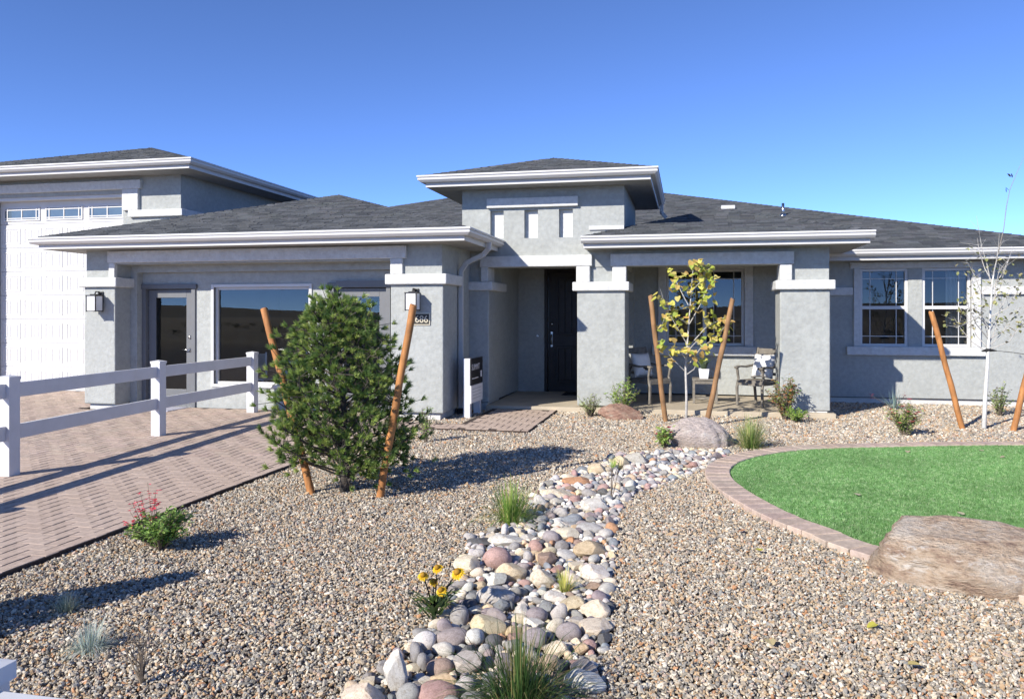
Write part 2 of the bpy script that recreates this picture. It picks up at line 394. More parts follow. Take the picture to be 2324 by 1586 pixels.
# ------------------------------------------------------------------ the house
house = thing('house', 'grey stucco single-storey house with dark shingle hip roofs and white trim', 'house', (-3, 14, 0))
YL, YP, YB, YI, YG = 11.6, 13.2, 15.5, 12.1, 14.0    # front planes: left wing, porch and tower, back wall, office wall, tall garage
def HB(name, mat, bevel=0.0, **kw):
    def f(mb): return mb.build(name, mat, house, bevel=bevel, **kw)
    return f
def part(name, mat, boxes, bevel=0.0, parent=None, **kw):
    b = MB()
    for bx in boxes: b.box(*bx)
    o = b.build(name, mat, None, bevel=bevel, **kw)
    p = parent or house
    o.parent = p; o.location = -(Vector(house.location) if p is house else world_of(p))
    return o
def world_of(o):
    v_ = Vector(o.location)
    while o.parent: o = o.parent; v_ += Vector(o.location)
    return v_
def wall_y(y0, y1, x0, x1, z0, z1, holes):
    """wall slab in the XZ plane with rectangular openings (x0,x1,z0,z1)"""
    b = MB()
    xs = sorted({x0, x1, *[h[0] for h in holes], *[h[1] for h in holes]}); zs = sorted({z0, z1, *[h[2] for h in holes], *[h[3] for h in holes]})
    xs = [x for x in xs if x0 <= x <= x1]; zs = [z for z in zs if z0 <= z <= z1]
    def solid(i, k):
        if i < 0 or k < 0 or i >= len(xs) - 1 or k >= len(zs) - 1: return False
        cx, cz = (xs[i] + xs[i + 1]) / 2, (zs[k] + zs[k + 1]) / 2
        return not any(h[0] < cx < h[1] and h[2] < cz < h[3] for h in holes)
    for i in range(len(xs) - 1):
        for k in range(len(zs) - 1):
            if not solid(i, k): continue
            a, c, d, e = xs[i], xs[i + 1], zs[k], zs[k + 1]
            b.face([(a, y0, d), (c, y0, d), (c, y0, e), (a, y0, e)]); b.face([(c, y1, d), (a, y1, d), (a, y1, e), (c, y1, e)])
            if not solid(i - 1, k): b.face([(a, y1, d), (a, y0, d), (a, y0, e), (a, y1, e)])
            if not solid(i + 1, k): b.face([(c, y0, d), (c, y1, d), (c, y1, e), (c, y0, e)])
            if not solid(i, k - 1): b.face([(a, y1, d), (c, y1, d), (c, y0, d), (a, y0, d)])
            if not solid(i, k + 1): b.face([(a, y0, e), (c, y0, e), (c, y1, e), (a, y1, e)])
    return b
def WY(*a, mat='stucco', name='wall'):
    o = wall_y(*a).build(name, mat, house, fixn=True); return o

# walls ------------------------------------------------------------
EV, TV, GV, RV = 2.87, 3.93, 4.58, 2.75           # eave heights: low roofs, tower, tall garage, right wing
WB = 0.10                                          # stucco starts above the footing
OPL, OPR, OPT = -9.39, -4.48, 2.45                 # office opening
WY(YL, YL + 0.35, -9.97, -3.66, WB, EV - 0.14, [(OPL, OPR, -1, OPT)])
part('wall', 'stucco', [(-9.97, -9.72, YL + 0.35, YG + 0.2, WB, EV - 0.14)])
part('wall', 'stucco', [(-3.91, -3.66, YL + 0.35, YP + 0.02, WB, EV - 0.14)])
part('wall', 'stucco', [(OPL, OPL + 0.13, YL + 0.35, YI, 0, OPT), (OPR - 0.13, OPR, YL + 0.35, YI, 0, OPT), (OPL + 0.13, OPR - 0.13, YL + 0.35, YI, OPT - 0.12, OPT)])
D1, D2, OW = (-9.24, -8.24), (-5.72, -4.70), (-7.87, -6.11)
WY(YI, YI + 0.18, OPL, OPR, 0.0, OPT, [(D1[0], D1[1], -1, 2.10), (D2[0], D2[1], -1, 2.10), (OW[0], OW[1], 0.43, 2.07)])
# tower and entry
EL, ER, ET = -3.33, -1.80, 2.41
PL, PR = -1.00, 1.43
WY(YP, YP + 0.25, -3.80, -1.02, WB, TV - 0.14, [(EL, ER, -1, ET), (ER, 0, -1, 2.40)] + [(x, x + 0.235, 2.905, 3.38) for x in (-3.30, -2.705, -2.11)])
part('wall', 'stucco', [(-1.27, -1.02, YP + 0.25, 15.9, 2.40, TV - 0.14)])
part('wall', 'stucco', [(-3.80, -3.55, YP + 0.25, 15.9, 2.40, TV - 0.14)])
part('wall', 'stucco', [(-3.66, EL, YP + 0.25, 14.12, WB, 2.75)])
part('wall', 'stucco', [(-3.66, EL + 0.003, 14.12, 15.65, WB, 2.75)])
WY(15.65, 15.85, EL - 0.1, -1.0, 0.05, 2.75, [(-2.80, -1.57, -1, 2.52)], mat='stucco')
part('wall', 'stucco', [(-1.22, -1.0, 15.2, 15.65, 0.05, 2.75)])
# niches of the tower
for x in (-3.30, -2.705, -2.11):
    part('niche_panel', 'stucco_trim', [(x - 0.02, x + 0.255, YP + 0.09, YP + 0.2, 2.88, 3.40)])
# porch
part('wall', 'stucco', [(-1.02, 2.17, YP + 0.002, YP + 0.25, 2.40, EV - 0.14)])
part('wall', 'stucco', [(1.95, 2.17, YP + 0.25, YB, 2.40, EV - 0.14)])
PW = (-0.40, 1.045, 1.02, 2.47)
RW1, RW2 = (3.07, 3.885), (4.118, 4.915)
WY(YB, YB + 0.2, -1.22, 6.23, WB, RV - 0.02, [PW, (*RW1, 1.03, 2.445), (*RW2, 1.03, 2.445)])
part('wall', 'stucco', [(6.03, 6.23, YB + 0.2, 24, WB, RV - 0.02)])
# tall garage
GO = (-14.38, -11.17, -1, 4.06)
WY(YG, YG + 0.3, -15.25, -9.85, WB, GV - 0.14, [GO])
part('wall', 'stucco', [(-10.05, -9.85, YG + 0.3, 24, WB, GV - 0.14)])
part('wall', 'stucco', [(-15.25, -15.05, YG + 0.3, 24, WB, GV - 0.14)])
# footing below the stucco
for q in ((-9.93, OPL - 0.03, YL + 0.04, YL + 0.33, -0.04, WB), (OPR + 0.03, -3.70, YL + 0.04, YL + 0.33, -0.04, WB), (-3.9, -3.70, YL + 0.33, YP, -0.04, WB), (-3.64, EL - 0.03, YP + 0.04, 14.1, -0.04, WB), (-15.2, GO[0], YG + 0.04, YG + 0.3, -0.04, WB), (GO[1], -9.9, YG + 0.04, YG + 0.3, -0.04, WB)):
    part('footing', 'foundation', [q])
part('footing', 'foundation', [(2.2, 6.20, YB + 0.03, YB + 0.18, -0.04, WB)])
part('screed', 'black_metal', [(2.2, 6.24, YB - 0.008, YB + 0.02, WB - 0.004, WB + 0.008)])
# pillars > body, cap
def pillar(x0, x1, y0, y1, cz0, cz1, name='pillar', lap=0.07, z0=WB, upper=True, cx=None):
    b = MB().box(x0, x1, y0, y1, z0, cz0 + 0.02)
    p = b.build(name, 'stucco', house, bevel=0.02)
    cx0, cx1 = cx or (x0 - lap, x1 + lap)
    b = MB().box(cx0, cx1, y0 - lap, y1 + lap, cz0, cz1)
    c = b.build('cap', 'stucco_trim', None, bevel=0.018); c.parent = p
    return p
pillar(-9.99, OPL + 0.002, YL - 0.03, YL + 0.34, 2.07, 2.23)
pillar(OPR - 0.002, -3.63, YL - 0.03, YL + 0.72, 2.07, 2.23)
pillar(-3.72, EL + 0.012, YP - 0.03, 14.14, 2.02, 2.17, cx=(-3.75, EL + 0.09))
pillar(ER, PL, YP - 0.03, 14.0, 2.0, 2.15, z0=0.09)
pillar(PR, 2.18, YP - 0.03, 13.85, 2.0, 2.15, z0=0.10)
part('wall', 'stucco', [(ER + 0.1, PL - 0.02, YP + 0.02, 13.95, 2.1, 2.42)]); part('wall', 'stucco', [(PR + 0.1, 2.168, YP + 0.02, 13.8, 2.1, 2.42)])
part('footing', 'foundation', [(PR + 0.03, 2.14, YP, 13.8, -0.04, 0.11)])
# raised trim bands
def trim(*boxes): return part('trim', 'stucco_trim', boxes, bevel=0.012)
trim((-9.52, -4.22, YL - 0.06, YL + 0.03, 2.475, 2.675))
trim((-9.50, OPL + 0.004, YL - 0.05, YL + 0.03, 2.23, 2.475)); trim((OPR - 0.004, -4.28, YL - 0.05, YL + 0.03, 2.23, 2.475))
trim((-3.47, -1.545, YP - 0.08, YP + 0.02, 2.415, 2.60))
trim((-3.45, EL + 0.006, YP - 0.07, YP + 0.4, 2.17, 2.415)); trim((ER - 0.01, -1.58, YP - 0.07, YP + 0.06, 2.15, 2.415))
trim((-1.24, 1.64, YP - 0.08, YP + 0.02, 2.405, 2.607))
trim((-1.21, PL + 0.02, YP - 0.07, YP + 0.06, 2.15, 2.405)); trim((PR - 0.004, 1.61, YP - 0.07, YP + 0.4, 2.15, 2.405))
trim((-3.35, -1.78, YP - 0.07, YP + 0.02, 3.42, 3.585))
trim((-14.7, -10.72, YG - 0.08, YG + 0.02, 4.14, 4.32))
trim((GO[1] + 0.02, -10.78, YG - 0.07, YG + 0.02, 3.71, 4.14)); trim((-14.55, GO[0] - 0.0, YG - 0.07, YG + 0.02, 3.71, 4.14))
part('trim', 'stucco_trim', [(-11.0, -9.77, YG - 0.08, YG + 0.06, 3.57, 3.71)], bevel=0.012)
part('trim', 'stucco_trim', [(-9.86, -9.77, YG + 0.06, 20, 3.57, 3.71)], bevel=0.012)
part('trim', 'white_paint', [(GO[0], GO[1], YG + 0.04, YG + 0.24, 4.0, 4.06)])
# porch window surround
trim((-0.55, PW[0], YB - 0.05, YB + 0.05, 1.01, 2.62)); trim((PW[1], 1.205, YB - 0.05, YB + 0.05, 1.01, 2.62)); trim((PW[0], PW[1], YB - 0.05, YB + 0.05, 2.47, 2.62))
trim((-0.66, 1.25, YB - 0.10, YB + 0.05, 0.835, 1.01))
# right windows surround
trim((2.90, 5.10, YB - 0.05, YB + 0.04, 2.445, 2.56)); trim((2.96, 3.07, YB - 0.05, YB + 0.05, 1.03, 2.445)); trim((4.915, 5.065, YB - 0.05, YB + 0.05, 1.03, 2.445))
trim((2.84, 5.13, YB - 0.09, YB + 0.05, 0.875, 1.03))
trim((2.18, 2.95, YB - 0.06, YB + 0.03, 1.96, 2.105)); trim((5.075, 6.31, YB - 0.06, YB + 0.03, 1.96, 2.105))

# windows ------------------------------------------------------------
def win_frame(x0, x1, z0, z1, y, w_=0.05, d=0.07):
    return [(x0, x0 + w_, y, y + d, z0, z1), (x1 - w_, x1, y, y + d, z0, z1), (x0 + w_, x1 - w_, y, y + d, z1 - w_, z1), (x0 + w_, x1 - w_, y, y + d, z0, z0 + w_)]
def window(x0, x1, z0, z1, y, rail=None, munt=True, frame='white_paint', w_=0.05, mull=None):
    f = part('window', frame, win_frame(x0, x1, z0, z1, y, w_), bevel=0.004)
    cells = []
    if mull: 
        part('mullion', frame, [(mull - 0.035, mull + 0.035, y + 0.001, y + 0.07, z0 + w_, z1 - w_)], parent=f, bevel=0.003)
        cells = [(x0 + w_, mull - 0.035, z0 + w_, z1 - w_, 'full'), (mull + 0.035, x1 - w_, z0 + w_, z1 - w_, 'full')]
    elif rail:
        part('meeting_rail', frame, [(x0 + w_, x1 - w_, y + 0.001, y + 0.06, rail - 0.03, rail + 0.03)], parent=f, bevel=0.003)
        cells = [(x0 + w_, x1 - w_, z0 + w_, rail - 0.03, 'low'), (x0 + w_, x1 - w_, rail + 0.03, z1 - w_, 'up')]
    else: cells = [(x0 + w_, x1 - w_, z0 + w_, z1 - w_, 'none')]
    for (a, c, d, e, k) in cells:
        b = MB(); b.face([(a, y + 0.045, d), (c, y + 0.045, d), (c, y + 0.045, e), (a, y + 0.045, e)])
        o = b.build('pane', 'glass', None); o.parent = f
        if munt and k != 'none':
            t_ = 0.012; off = 0.13
            bs = [(a + off, a + off + t_, y + 0.032, y + 0.043, d, e), (c - off - t_, c - off, y + 0.032, y + 0.043, d, e)]
            if k in ('full', 'up'): bs.append((a, c, y + 0.031, y + 0.042, e - off - t_, e - off))
            if k in ('full', 'low'): bs.append((a, c, y + 0.031, y + 0.042, d + off, d + off + t_))
            for q in bs: part('muntin', 'white_paint', [q], parent=f)
    return f
window(*RW1, 1.03, 2.445, YB + 0.02, rail=1.735); window(*RW2, 1.03, 2.445, YB + 0.02, rail=1.735)
window(PW[0], PW[1], PW[2], PW[3], YB + 0.04, mull=0.32)
window(OW[0], OW[1], 0.43, 2.07, YI + 0.04, munt=False, w_=0.04)
part('trim', 'white_paint', [(OW[0] - 0.05, OW[0], YI - 0.025, YI + 0.03, 0.38, 2.12), (OW[1], OW[1] + 0.05, YI - 0.025, YI + 0.03, 0.38, 2.12),
     (OW[0], OW[1], YI - 0.025, YI + 0.03, 2.07, 2.12), (OW[0], OW[1], YI - 0.03, YI + 0.03, 0.38, 0.43)], bevel=0.004)

# office doors ------------------------------------------------------------
def office_door(x0, x1, hinge_left):
    y = YI + 0.05; d = part('office_door', 'door_grey', win_frame(x0 + 0.06, x1 - 0.06, 0.015, 2.04, y, 0.14, 0.045) + [(x0 + 0.2, x1 - 0.2, y + 0.002, y + 0.044, 0.155, 0.32)], bevel=0.004)
    part('door_frame', 'door_grey', [(x0 - 0.02, x0 + 0.055, YI - 0.03, YI + 0.15, 0, 2.05), (x1 - 0.055, x1 + 0.02, YI - 0.03, YI + 0.15, 0, 2.05), (x0 - 0.05, x1 + 0.05, YI - 0.05, YI + 0.15, 2.05, 2.13)], bevel=0.006)
    b = MB(); b.face([(x0 + 0.2, y + 0.02, 0.32), (x1 - 0.2, y + 0.02, 0.32), (x1 - 0.2, y + 0.02, 1.9), (x0 + 0.2, y + 0.02, 1.9)])
    o = b.build('pane', 'glass', None); o.parent = d
    hx = x1 - 0.125 if hinge_left else x0 + 0.125; sx = -1 if hinge_left else 1
    part('handle', 'steel', [(hx - 0.015, hx + 0.015, y - 0.05, y, 0.985, 1.015)], parent=d)
    b = MB().tube([(hx, y - 0.045, 1.0), (hx + sx * 0.05, y - 0.05, 1.005), (hx + sx * 0.12, y - 0.048, 0.995)], [0.012, 0.011, 0.009], 8)
    b.tube([(hx, y - 0.012, 1.0), (hx, y + 0.0, 1.0)], 0.033, 14); o = b.build('lever', 'steel', None, smooth=True); o.parent = d
    b = MB().tube([(hx, y - 0.03, 1.22), (hx, y, 1.22)], [0.024, 0.034], 14); o = b.build('deadbolt', 'steel', None, smooth=True); o.parent = d
    hz = x0 + 0.058 if hinge_left else x1 - 0.058
    for z in (0.25, 1.05, 1.8): part('hinge', 'steel', [(hz - 0.012, hz + 0.012, y - 0.012, y + 0.01, z - 0.05, z + 0.05)], parent=d)
    part('threshold', 'steel', [(x0, x1, YI - 0.06, YI + 0.12, 0.0, 0.02)])
    return d
office_door(*D1, True); office_door(*D2, False)
part('door_sweep', 'door_grey', [(D2[0] + 0.1, D2[1] - 0.02, YI - 0.052, YI + 0.05, 2.10, 2.16)])

# entry door ------------------------------------------------------------
ed = part('entry_door', 'door_dark', [(-2.730, -1.640, 15.74, 15.78, 0.07, 2.46)], bevel=0.003)
for (z0, z1) in ((0.25, 0.98), (1.20, 2.34)):
    part('panel', 'door_dark', win_frame(-2.570, -1.800, z0, z1, 15.715, 0.05, 0.03), parent=ed, bevel=0.006)
    for i in range(5):
        x = -2.520 + i * 0.135
        part('plank', 'door_dark', [(x + 0.004, x + 0.129, 15.727, 15.745, z0 + 0.05, z1 - 0.05)], parent=ed, bevel=0.006)
part('door_frame', 'door_dark', [(-2.800, -2.735, 15.66, 15.83, 0.06, 2.52), (-1.635, -1.570, 15.66, 15.83, 0.06, 2.52), (-2.735, -1.635, 15.66, 15.83, 2.465, 2.52)], bevel=0.005)
b = MB(); b.tube([(-2.660, 15.73, 1.0), (-2.660, 15.67, 1.02), (-2.660, 15.67, 1.2), (-2.660, 15.73, 1.22)], 0.012, 8)
o = b.build('handle', 'steel', None, smooth=True); o.parent = ed
b = MB().box(-2.685, -2.635, 15.725, 15.745, 0.96, 1.27); o = b.build('handle_plate', 'steel', None, bevel=0.006); o.parent = ed
b = MB().tube([(-2.660, 15.745, 1.42), (-2.660, 15.71, 1.42)], 0.03, 12); o = b.build('deadbolt', 'steel', None, smooth=True); o.parent = ed
b = MB().tube([(-2.93, 15.66, 1.18), (-2.93, 15.625, 1.18)], 0.022, 12); b.build('door_bell', 'steel', house)

# garage door ------------------------------------------------------------
gd = part('garage_door', 'white_paint', [(GO[0], GO[1], YG + 0.25, YG + 0.29, 0.0, 4.06)])
rows, px0, px1 = 8, GO[0] + 0.03, GO[1] - 0.03
rh = 4.03 / rows; cw = (px1 - px0) / 6
pm = MB(); ww, hh = cw - 0.10, rh - 0.17           # stamped panel: raised rim and vertical ribs
for q in ((0, ww, -0.008, 0.002, 0, 0.02), (0, ww, -0.008, 0.002, hh - 0.02, hh), (0, 0.02, -0.008, 0.002, 0.02, hh - 0.02), (ww - 0.02, ww, -0.008, 0.002, 0.02, hh - 0.02)): pm.box(*q)
for i in range(1, 5): pm.box(ww * i / 5 - 0.012, ww * i / 5 + 0.012, -0.005, 0.002, 0.04, hh - 0.04)
pme = pm.data('panel', 'white_paint')
for r_ in range(rows):
    z = r_ * rh
    s_ = part('section', 'white_paint', [(GO[0] + 0.004, GO[1] - 0.004, YG + 0.236, YG + 0.262, z + 0.008, z + rh - 0.008)], parent=gd, bevel=0.004)
    if r_ < rows - 1:
        for c_ in range(6): link_copy('panel', pme, Matrix.Translation((px0 + c_ * cw + 0.05, YG + 0.2345, z + 0.085)) , None).parent = gd
    else:
        for c_ in range(3):
            a = px0 + c_ * 2 * cw + 0.07; bq = a + 2 * cw - 0.14; z0, z1 = z + 0.07, z + rh - 0.14
            f = part('window_frame', 'white_paint', win_frame(a, bq, z0, z1, YG + 0.215, 0.03, 0.03), parent=gd, bevel=0.003)
            part('pane', 'door_pane', [(a + 0.03, bq - 0.03, YG + 0.23, YG + 0.2355, z0 + 0.03, z1 - 0.03)], parent=gd)
            for fx in (0.10, 0.5, 0.90):
                x = a + (bq - a) * fx; part('muntin', 'white_paint', [(x - 0.011, x + 0.011, YG + 0.218, YG + 0.231, z0 + 0.03, z1 - 0.03)], parent=gd)
            for fz in (0.2, 0.8):
                zz = z0 + (z1 - z0) * fz; part('muntin', 'white_paint', [(a + 0.03, bq - 0.03, YG + 0.219, YG + 0.230, zz - 0.010, zz + 0.010)], parent=gd)

# rooms behind the glass ------------------------------------------------------------
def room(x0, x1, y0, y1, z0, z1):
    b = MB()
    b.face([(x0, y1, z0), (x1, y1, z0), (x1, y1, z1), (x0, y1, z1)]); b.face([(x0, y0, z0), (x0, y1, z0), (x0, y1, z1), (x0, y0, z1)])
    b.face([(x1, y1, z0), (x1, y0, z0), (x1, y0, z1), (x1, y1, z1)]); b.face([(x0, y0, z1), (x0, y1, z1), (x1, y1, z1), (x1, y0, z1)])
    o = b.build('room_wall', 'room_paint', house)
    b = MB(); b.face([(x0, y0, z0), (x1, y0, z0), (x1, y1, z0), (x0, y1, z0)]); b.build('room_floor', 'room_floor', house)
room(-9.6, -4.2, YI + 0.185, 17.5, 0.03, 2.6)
room(-0.98, 6.0, YB + 0.205, 19.5, 0.05, 2.6)
def curtain(x0, x1, y, z0, z1):
    b = MB(); n_ = 40
    for i in range(n_):
        xa = x0 + (x1 - x0) * i / n_; xb = x0 + (x1 - x0) * (i + 1) / n_
        ya = y + 0.035 * math.sin(i * 1.1); yb = y + 0.035 * math.sin((i + 1) * 1.1)
        b.face([(xa, ya, z0), (xb, yb, z0), (xb, yb, z1), (xa, ya, z1)])
    b.build('curtain', 'curtain', house, smooth=True)
curtain(4.58, 5.14, YB + 0.27, 0.2, 2.5)
# office furniture seen through the glass
d = thing('office_desk', 'white-topped desk on splayed legs behind the big office window', 'desk', (-6.3, 13.1, 0.03))
MB().box(-7.1, -5.5, 12.8, 13.5, 0.74, 0.78).build('desk_top', 'sign_white', d, bevel=0.005)
for x, k in ((-7.0, 0.08), (-5.6, -0.08)):
    for y in (12.88, 13.42): MB().bar((x, y, 0.03), (x + k, y, 0.745), 0.045, 0.045).build('leg', 'sign_white', d)
d = thing('monitor', 'pale flat screen standing on the office desk', 'monitor', (-6.55, 13.2, 0.78))
MB().box(-6.82, -6.30, 13.18, 13.22, 0.88, 1.26).build('screen', 'sign_white', d, bevel=0.004)
MB().box(-6.60, -6.52, 13.19, 13.23, 0.78, 0.90).box(-6.7, -6.42, 13.1, 13.3, 0.775, 0.79).build('stand', 'sign_white', d)
def office_chair(x, y, rz, lab):
    d = thing('office_chair', lab, 'chair', (x, y, 0.03)); M = Matrix.Translation((x, y, 0.03)) @ Matrix.Rotation(rz, 4, 'Z')
    def bx(nm, q): MB().box(*q, M=M).build(nm, 'sign_white', d, bevel=0.012)
    bx('seat', (-0.21, 0.21, -0.21, 0.21, 0.43, 0.46)); bx('backrest', (-0.2, 0.2, 0.19, 0.22, 0.58, 0.88))
    for sx in (-1, 1):
        for sy in (-1, 1):
            MB().bar(M @ Vector((sx * 0.22, sy * 0.22, 0)), M @ Vector((sx * 0.18, sy * 0.18, 0.44 if sy < 0 else 0.9)), 0.03, 0.03).build('leg', 'sign_white', d)
office_chair(-7.3, 12.75, 1.2, 'white office chair beside the left end of the desk indoors')
office_chair(-6.35, 12.62, 3.3, 'white office chair pulled up in front of the desk indoors')

# ------------------------------------------------------------------ roofs
SHW, SHE = 0.22, 0.115
sh_tints = [(0.092, 0.098, 0.105), (0.108, 0.115, 0.122), (0.080, 0.086, 0.093), (0.126, 0.133, 0.140), (0.098, 0.104, 0.109), (0.070, 0.076, 0.083), (0.112, 0.117, 0.121)]
def sh_box(w_, h0=0.013):
    L = SHE * 1.08
    return [(0.003, 0, -0.004), (w_ - 0.003, 0, -0.004), (w_ - 0.003, L, -0.004), (0.003, L, -0.004), (0.003, 0, h0), (w_ - 0.003, 0, h0), (w_ - 0.003, L, 0.002), (0.003, L, 0.002)], \
           [(4, 5, 6, 7), (0, 1, 5, 4), (1, 2, 6, 5), (3, 0, 4, 7)]
sh_mesh = []
for i, c in enumerate(sh_tints):
    b = MB(); vs, fs = sh_box(SHW, 0.008 + 0.0015 * i); b.mesh(vs, fs, c); sh_mesh.append(b.data('shingle', 'shingle'))
PITCH = 0.305
def roof(name, planes, single=None, limit=0):
    """planes: list of polygons [(x,y,z)...], first edge is the eave (left to right seen from outside); returns roof part with shingles as sub-parts"""
    deck = MB()
    for P in planes: deck.face(P)
    rf = deck.build(name, 'roof_deck', house)
    mass = MB(); count = 0
    for pi, P in enumerate(planes):
        P = [Vector(p) for p in P]
        e = (P[1] - P[0]).normalized(); nn = (P[1] - P[0]).cross(P[-1] - P[0]).normalized()
        if nn.z < 0: nn = -nn
        s_ = nn.cross(e)
        if s_.z < 0: s_ = -s_
        uv = [((p - P[0]).dot(e), (p - P[0]).dot(s_)) for p in P]
        vmax = max(v_ for _, v_ in uv); k = 0
        while k * SHE < vmax - 0.03:
            va = k * SHE; vm = va + SHE * 0.35
            xs = []
            for i in range(len(uv)):
                (u0, v0), (u1, v1) = uv[i], uv[(i + 1) % len(uv)]
                if (v0 <= vm) != (v1 <= vm): xs.append(u0 + (u1 - u0) * (vm - v0) / (v1 - v0))
            xs.sort()
            if len(xs) >= 2:
                u = xs[0] - random.uniform(0, SHW); 
                while u < xs[-1]:
                    w_ = SHW; a = max(u, xs[0]); c_ = min(u + w_, xs[-1])
                    if c_ - a > 0.03:
                        jv = random.choice((0, 0, 0.012, -0.01)) if k > 0 else -0.015
                        M = Matrix((( e.x, s_.x, nn.x, 0), (e.y, s_.y, nn.y, 0), (e.z, s_.z, nn.z, 0), (0, 0, 0, 1)))
                        org = P[0] + e * a + s_ * (va + jv) + nn * 0.006
                        M = Matrix.Translation(org) @ M
                        ti = random.randrange(len(sh_tints))
                        if single == pi and count < limit:
                            link_copy('shingle', sh_mesh[ti], M @ Matrix.Diagonal(((c_ - a) / SHW, 1, 1, 1)), house).parent = rf
                            o_ = COL.objects[-1]; o_.location = org - 0 * org; o_.parent = rf
                            count += 1
                        else:
                            vs, fs = sh_box(c_ - a, 0.008 + 0.0015 * ti)
                            mass.mesh([M @ Vector(v_) for v_ in vs], fs, jit(sh_tints[ti], 0.08))
                    u += w_
            k += 1
    return rf, mass
def caps(mass, lines):
    for p0, p1 in lines:
        p0 = Vector(p0); p1 = Vector(p1); d = (p1 - p0); n_ = int(d.length / 0.16); d.normalize(); sd = d.cross(Vector((0, 0, 1))).normalized(); up = sd.cross(d)
        for i in range(n_):
            q = p0 + d * (i * 0.16); c = jit(random.choice(sh_tints), 0.1); L = 0.19
            a0 = q + up * 0.028; a1 = q + d * L + up * 0.018
            wv = sd * 0.13 - Vector((0, 0, 0.042)); wr = -sd * 0.13 - Vector((0, 0, 0.042))
            mass.face([a0, a0 + wv, a1 + wv, a1], c); mass.face([a0 + wr, a0, a1, a1 + wr], c)
            mass.face([a0, a0 + wr, a0 + wr - up * 0.015, a0 + wv - up * 0.015, a0 + wv], c)
def hip(x0, x1, y0, y1, z, pitch=PITCH, back=True):
    h = min(x1 - x0, y1 - y0) / 2; ra = pitch * h
    if (x1 - x0) <= (y1 - y0):
        A = ((x0 + x1) / 2, y0 + h, z + ra); B = ((x0 + x1) / 2, y1 - h if back else y1, z + ra)
        front = [(x0, y0, z), (x1, y0, z), A]; right = [(x1, y0, z), (x1, y1, z), B, A]; left = [(x0, y1, z), (x0, y0, z), A, B]
        bk = [(x1, y1, z), (x0, y1, z), B]; ridge = [(A, B)]
    else:
        A = (x0 + h, y0 + h, z + ra); B = (x1 - h, y0 + h, z + ra)
        front = [(x0, y0, z), (x1, y0, z), B, A]; right = [(x1, y0, z), (x1, y1, z), B]; left = [(x0, y1, z), (x0, y0, z), A]
        bk = [(x1, y1, z), (x0, y1, z), A, B]; ridge = [(A, B)]
    rf_ = B if (x1 - x0) > (y1 - y0) else A
    return front, right, left, bk, [((x0, y0, z), A), ((x1, y0, z), rf_)] + ridge
def sweep(path, prof, closed=False):
    """extrude a profile (out, z) along a plan path with mitred corners; outside is to the right of travel"""
    b = MB(); n_ = len(path); k = len(prof); P = [Vector(p) for p in path]
    vs = []
    for i in range(n_):
        d0 = (P[i] - P[i - 1]).normalized() if (i > 0 or closed) else None; d1 = (P[(i + 1) % n_] - P[i]).normalized() if (i < n_ - 1 or closed) else None
        d0 = d0 or d1; d1 = d1 or d0
        n0 = Vector((d0.y, -d0.x, 0)); n1 = Vector((d1.y, -d1.x, 0)); m_ = (n0 + n1); m_ = m_ / max(0.3, m_.dot(n0))
        vs += [(P[i].x + m_.x * o_, P[i].y + m_.y * o_, P[i].z + z_) for o_, z_ in prof]
    fs = [(i * k + j, ((i + 1) % n_) * k + j, ((i + 1) % n_) * k + (j + 1) % k, i * k + (j + 1) % k) for i in range(n_ if closed else n_ - 1) for j in range(k)]
    if not closed: fs += [tuple(range(k)), tuple(reversed(range((n_ - 1) * k, n_ * k)))]
    b.mesh(vs, fs); return b
GUT = [(-0.005, 0.0), (0.112, 0.0), (0.118, -0.006), (0.118, -0.026), (0.098, -0.032), (0.094, -0.042), (0.108, -0.048), (0.104, -0.074), (0.080, -0.096), (0.062, -0.112), (-0.005, -0.112)]
FAS = [(-0.03, -0.01), (-0.006, -0.01), (-0.006, -0.185), (-0.03, -0.185)]
def eave(path, gutter=None):
    sweep(path, FAS).build('fascia', 'fascia_paint', house, fixn=True)
    sweep(gutter or path, GUT).build('gutter', 'white_paint', house, fixn=True)
def soffit(x0, x1, y0, y1, z):
    b = MB(); b.box(x0 + 0.028, x1 - 0.028, y0 + 0.028, y1 - 0.028, z, z + 0.012); b.build('soffit', 'soffit_paint', house)
OH = 0.5
# left wing
LX0, LX1, LY0 = -10.47, -3.16, YL - OH
f, r_, l, bk, ln = hip(LX0, LX1, LY0, 19.5, EV)
rf, mass = roof('roof', [f, r_, l], single=0, limit=300)
mass_lw = mass; caps(mass, ln); o = mass.build('shingle_field', 'shingle', None); o.parent = rf; tag(o, kind='stuff')
eave([(LX0, YG, EV), (LX0, LY0, EV), (LX1, LY0, EV), (LX1, YP + 0.02, EV)]); soffit(LX0, LX1, LY0, 18, EV - 0.18)
# tower
TX0, TX1, TY0, TY1 = -4.30, -0.56, YP - OH, 16.42
f, r_, l, bk, ln = hip(TX0, TX1, TY0, TY1, TV)
rf, mass = roof('roof', [f, r_, l, bk]); caps(mass, ln); o = mass.build('shingle_field', 'shingle', None); o.parent = rf; tag(o, kind='stuff')
eave([(TX0, TY1, TV), (TX0, TY0, TV), (TX1, TY0, TV), (TX1, TY1, TV)]); soffit(TX0, TX1, TY0, TY1, TV - 0.18)
sweep([(TX1, TY1, TV), (TX0, TY1, TV)], FAS).build('fascia', 'fascia_paint', house, fixn=True)
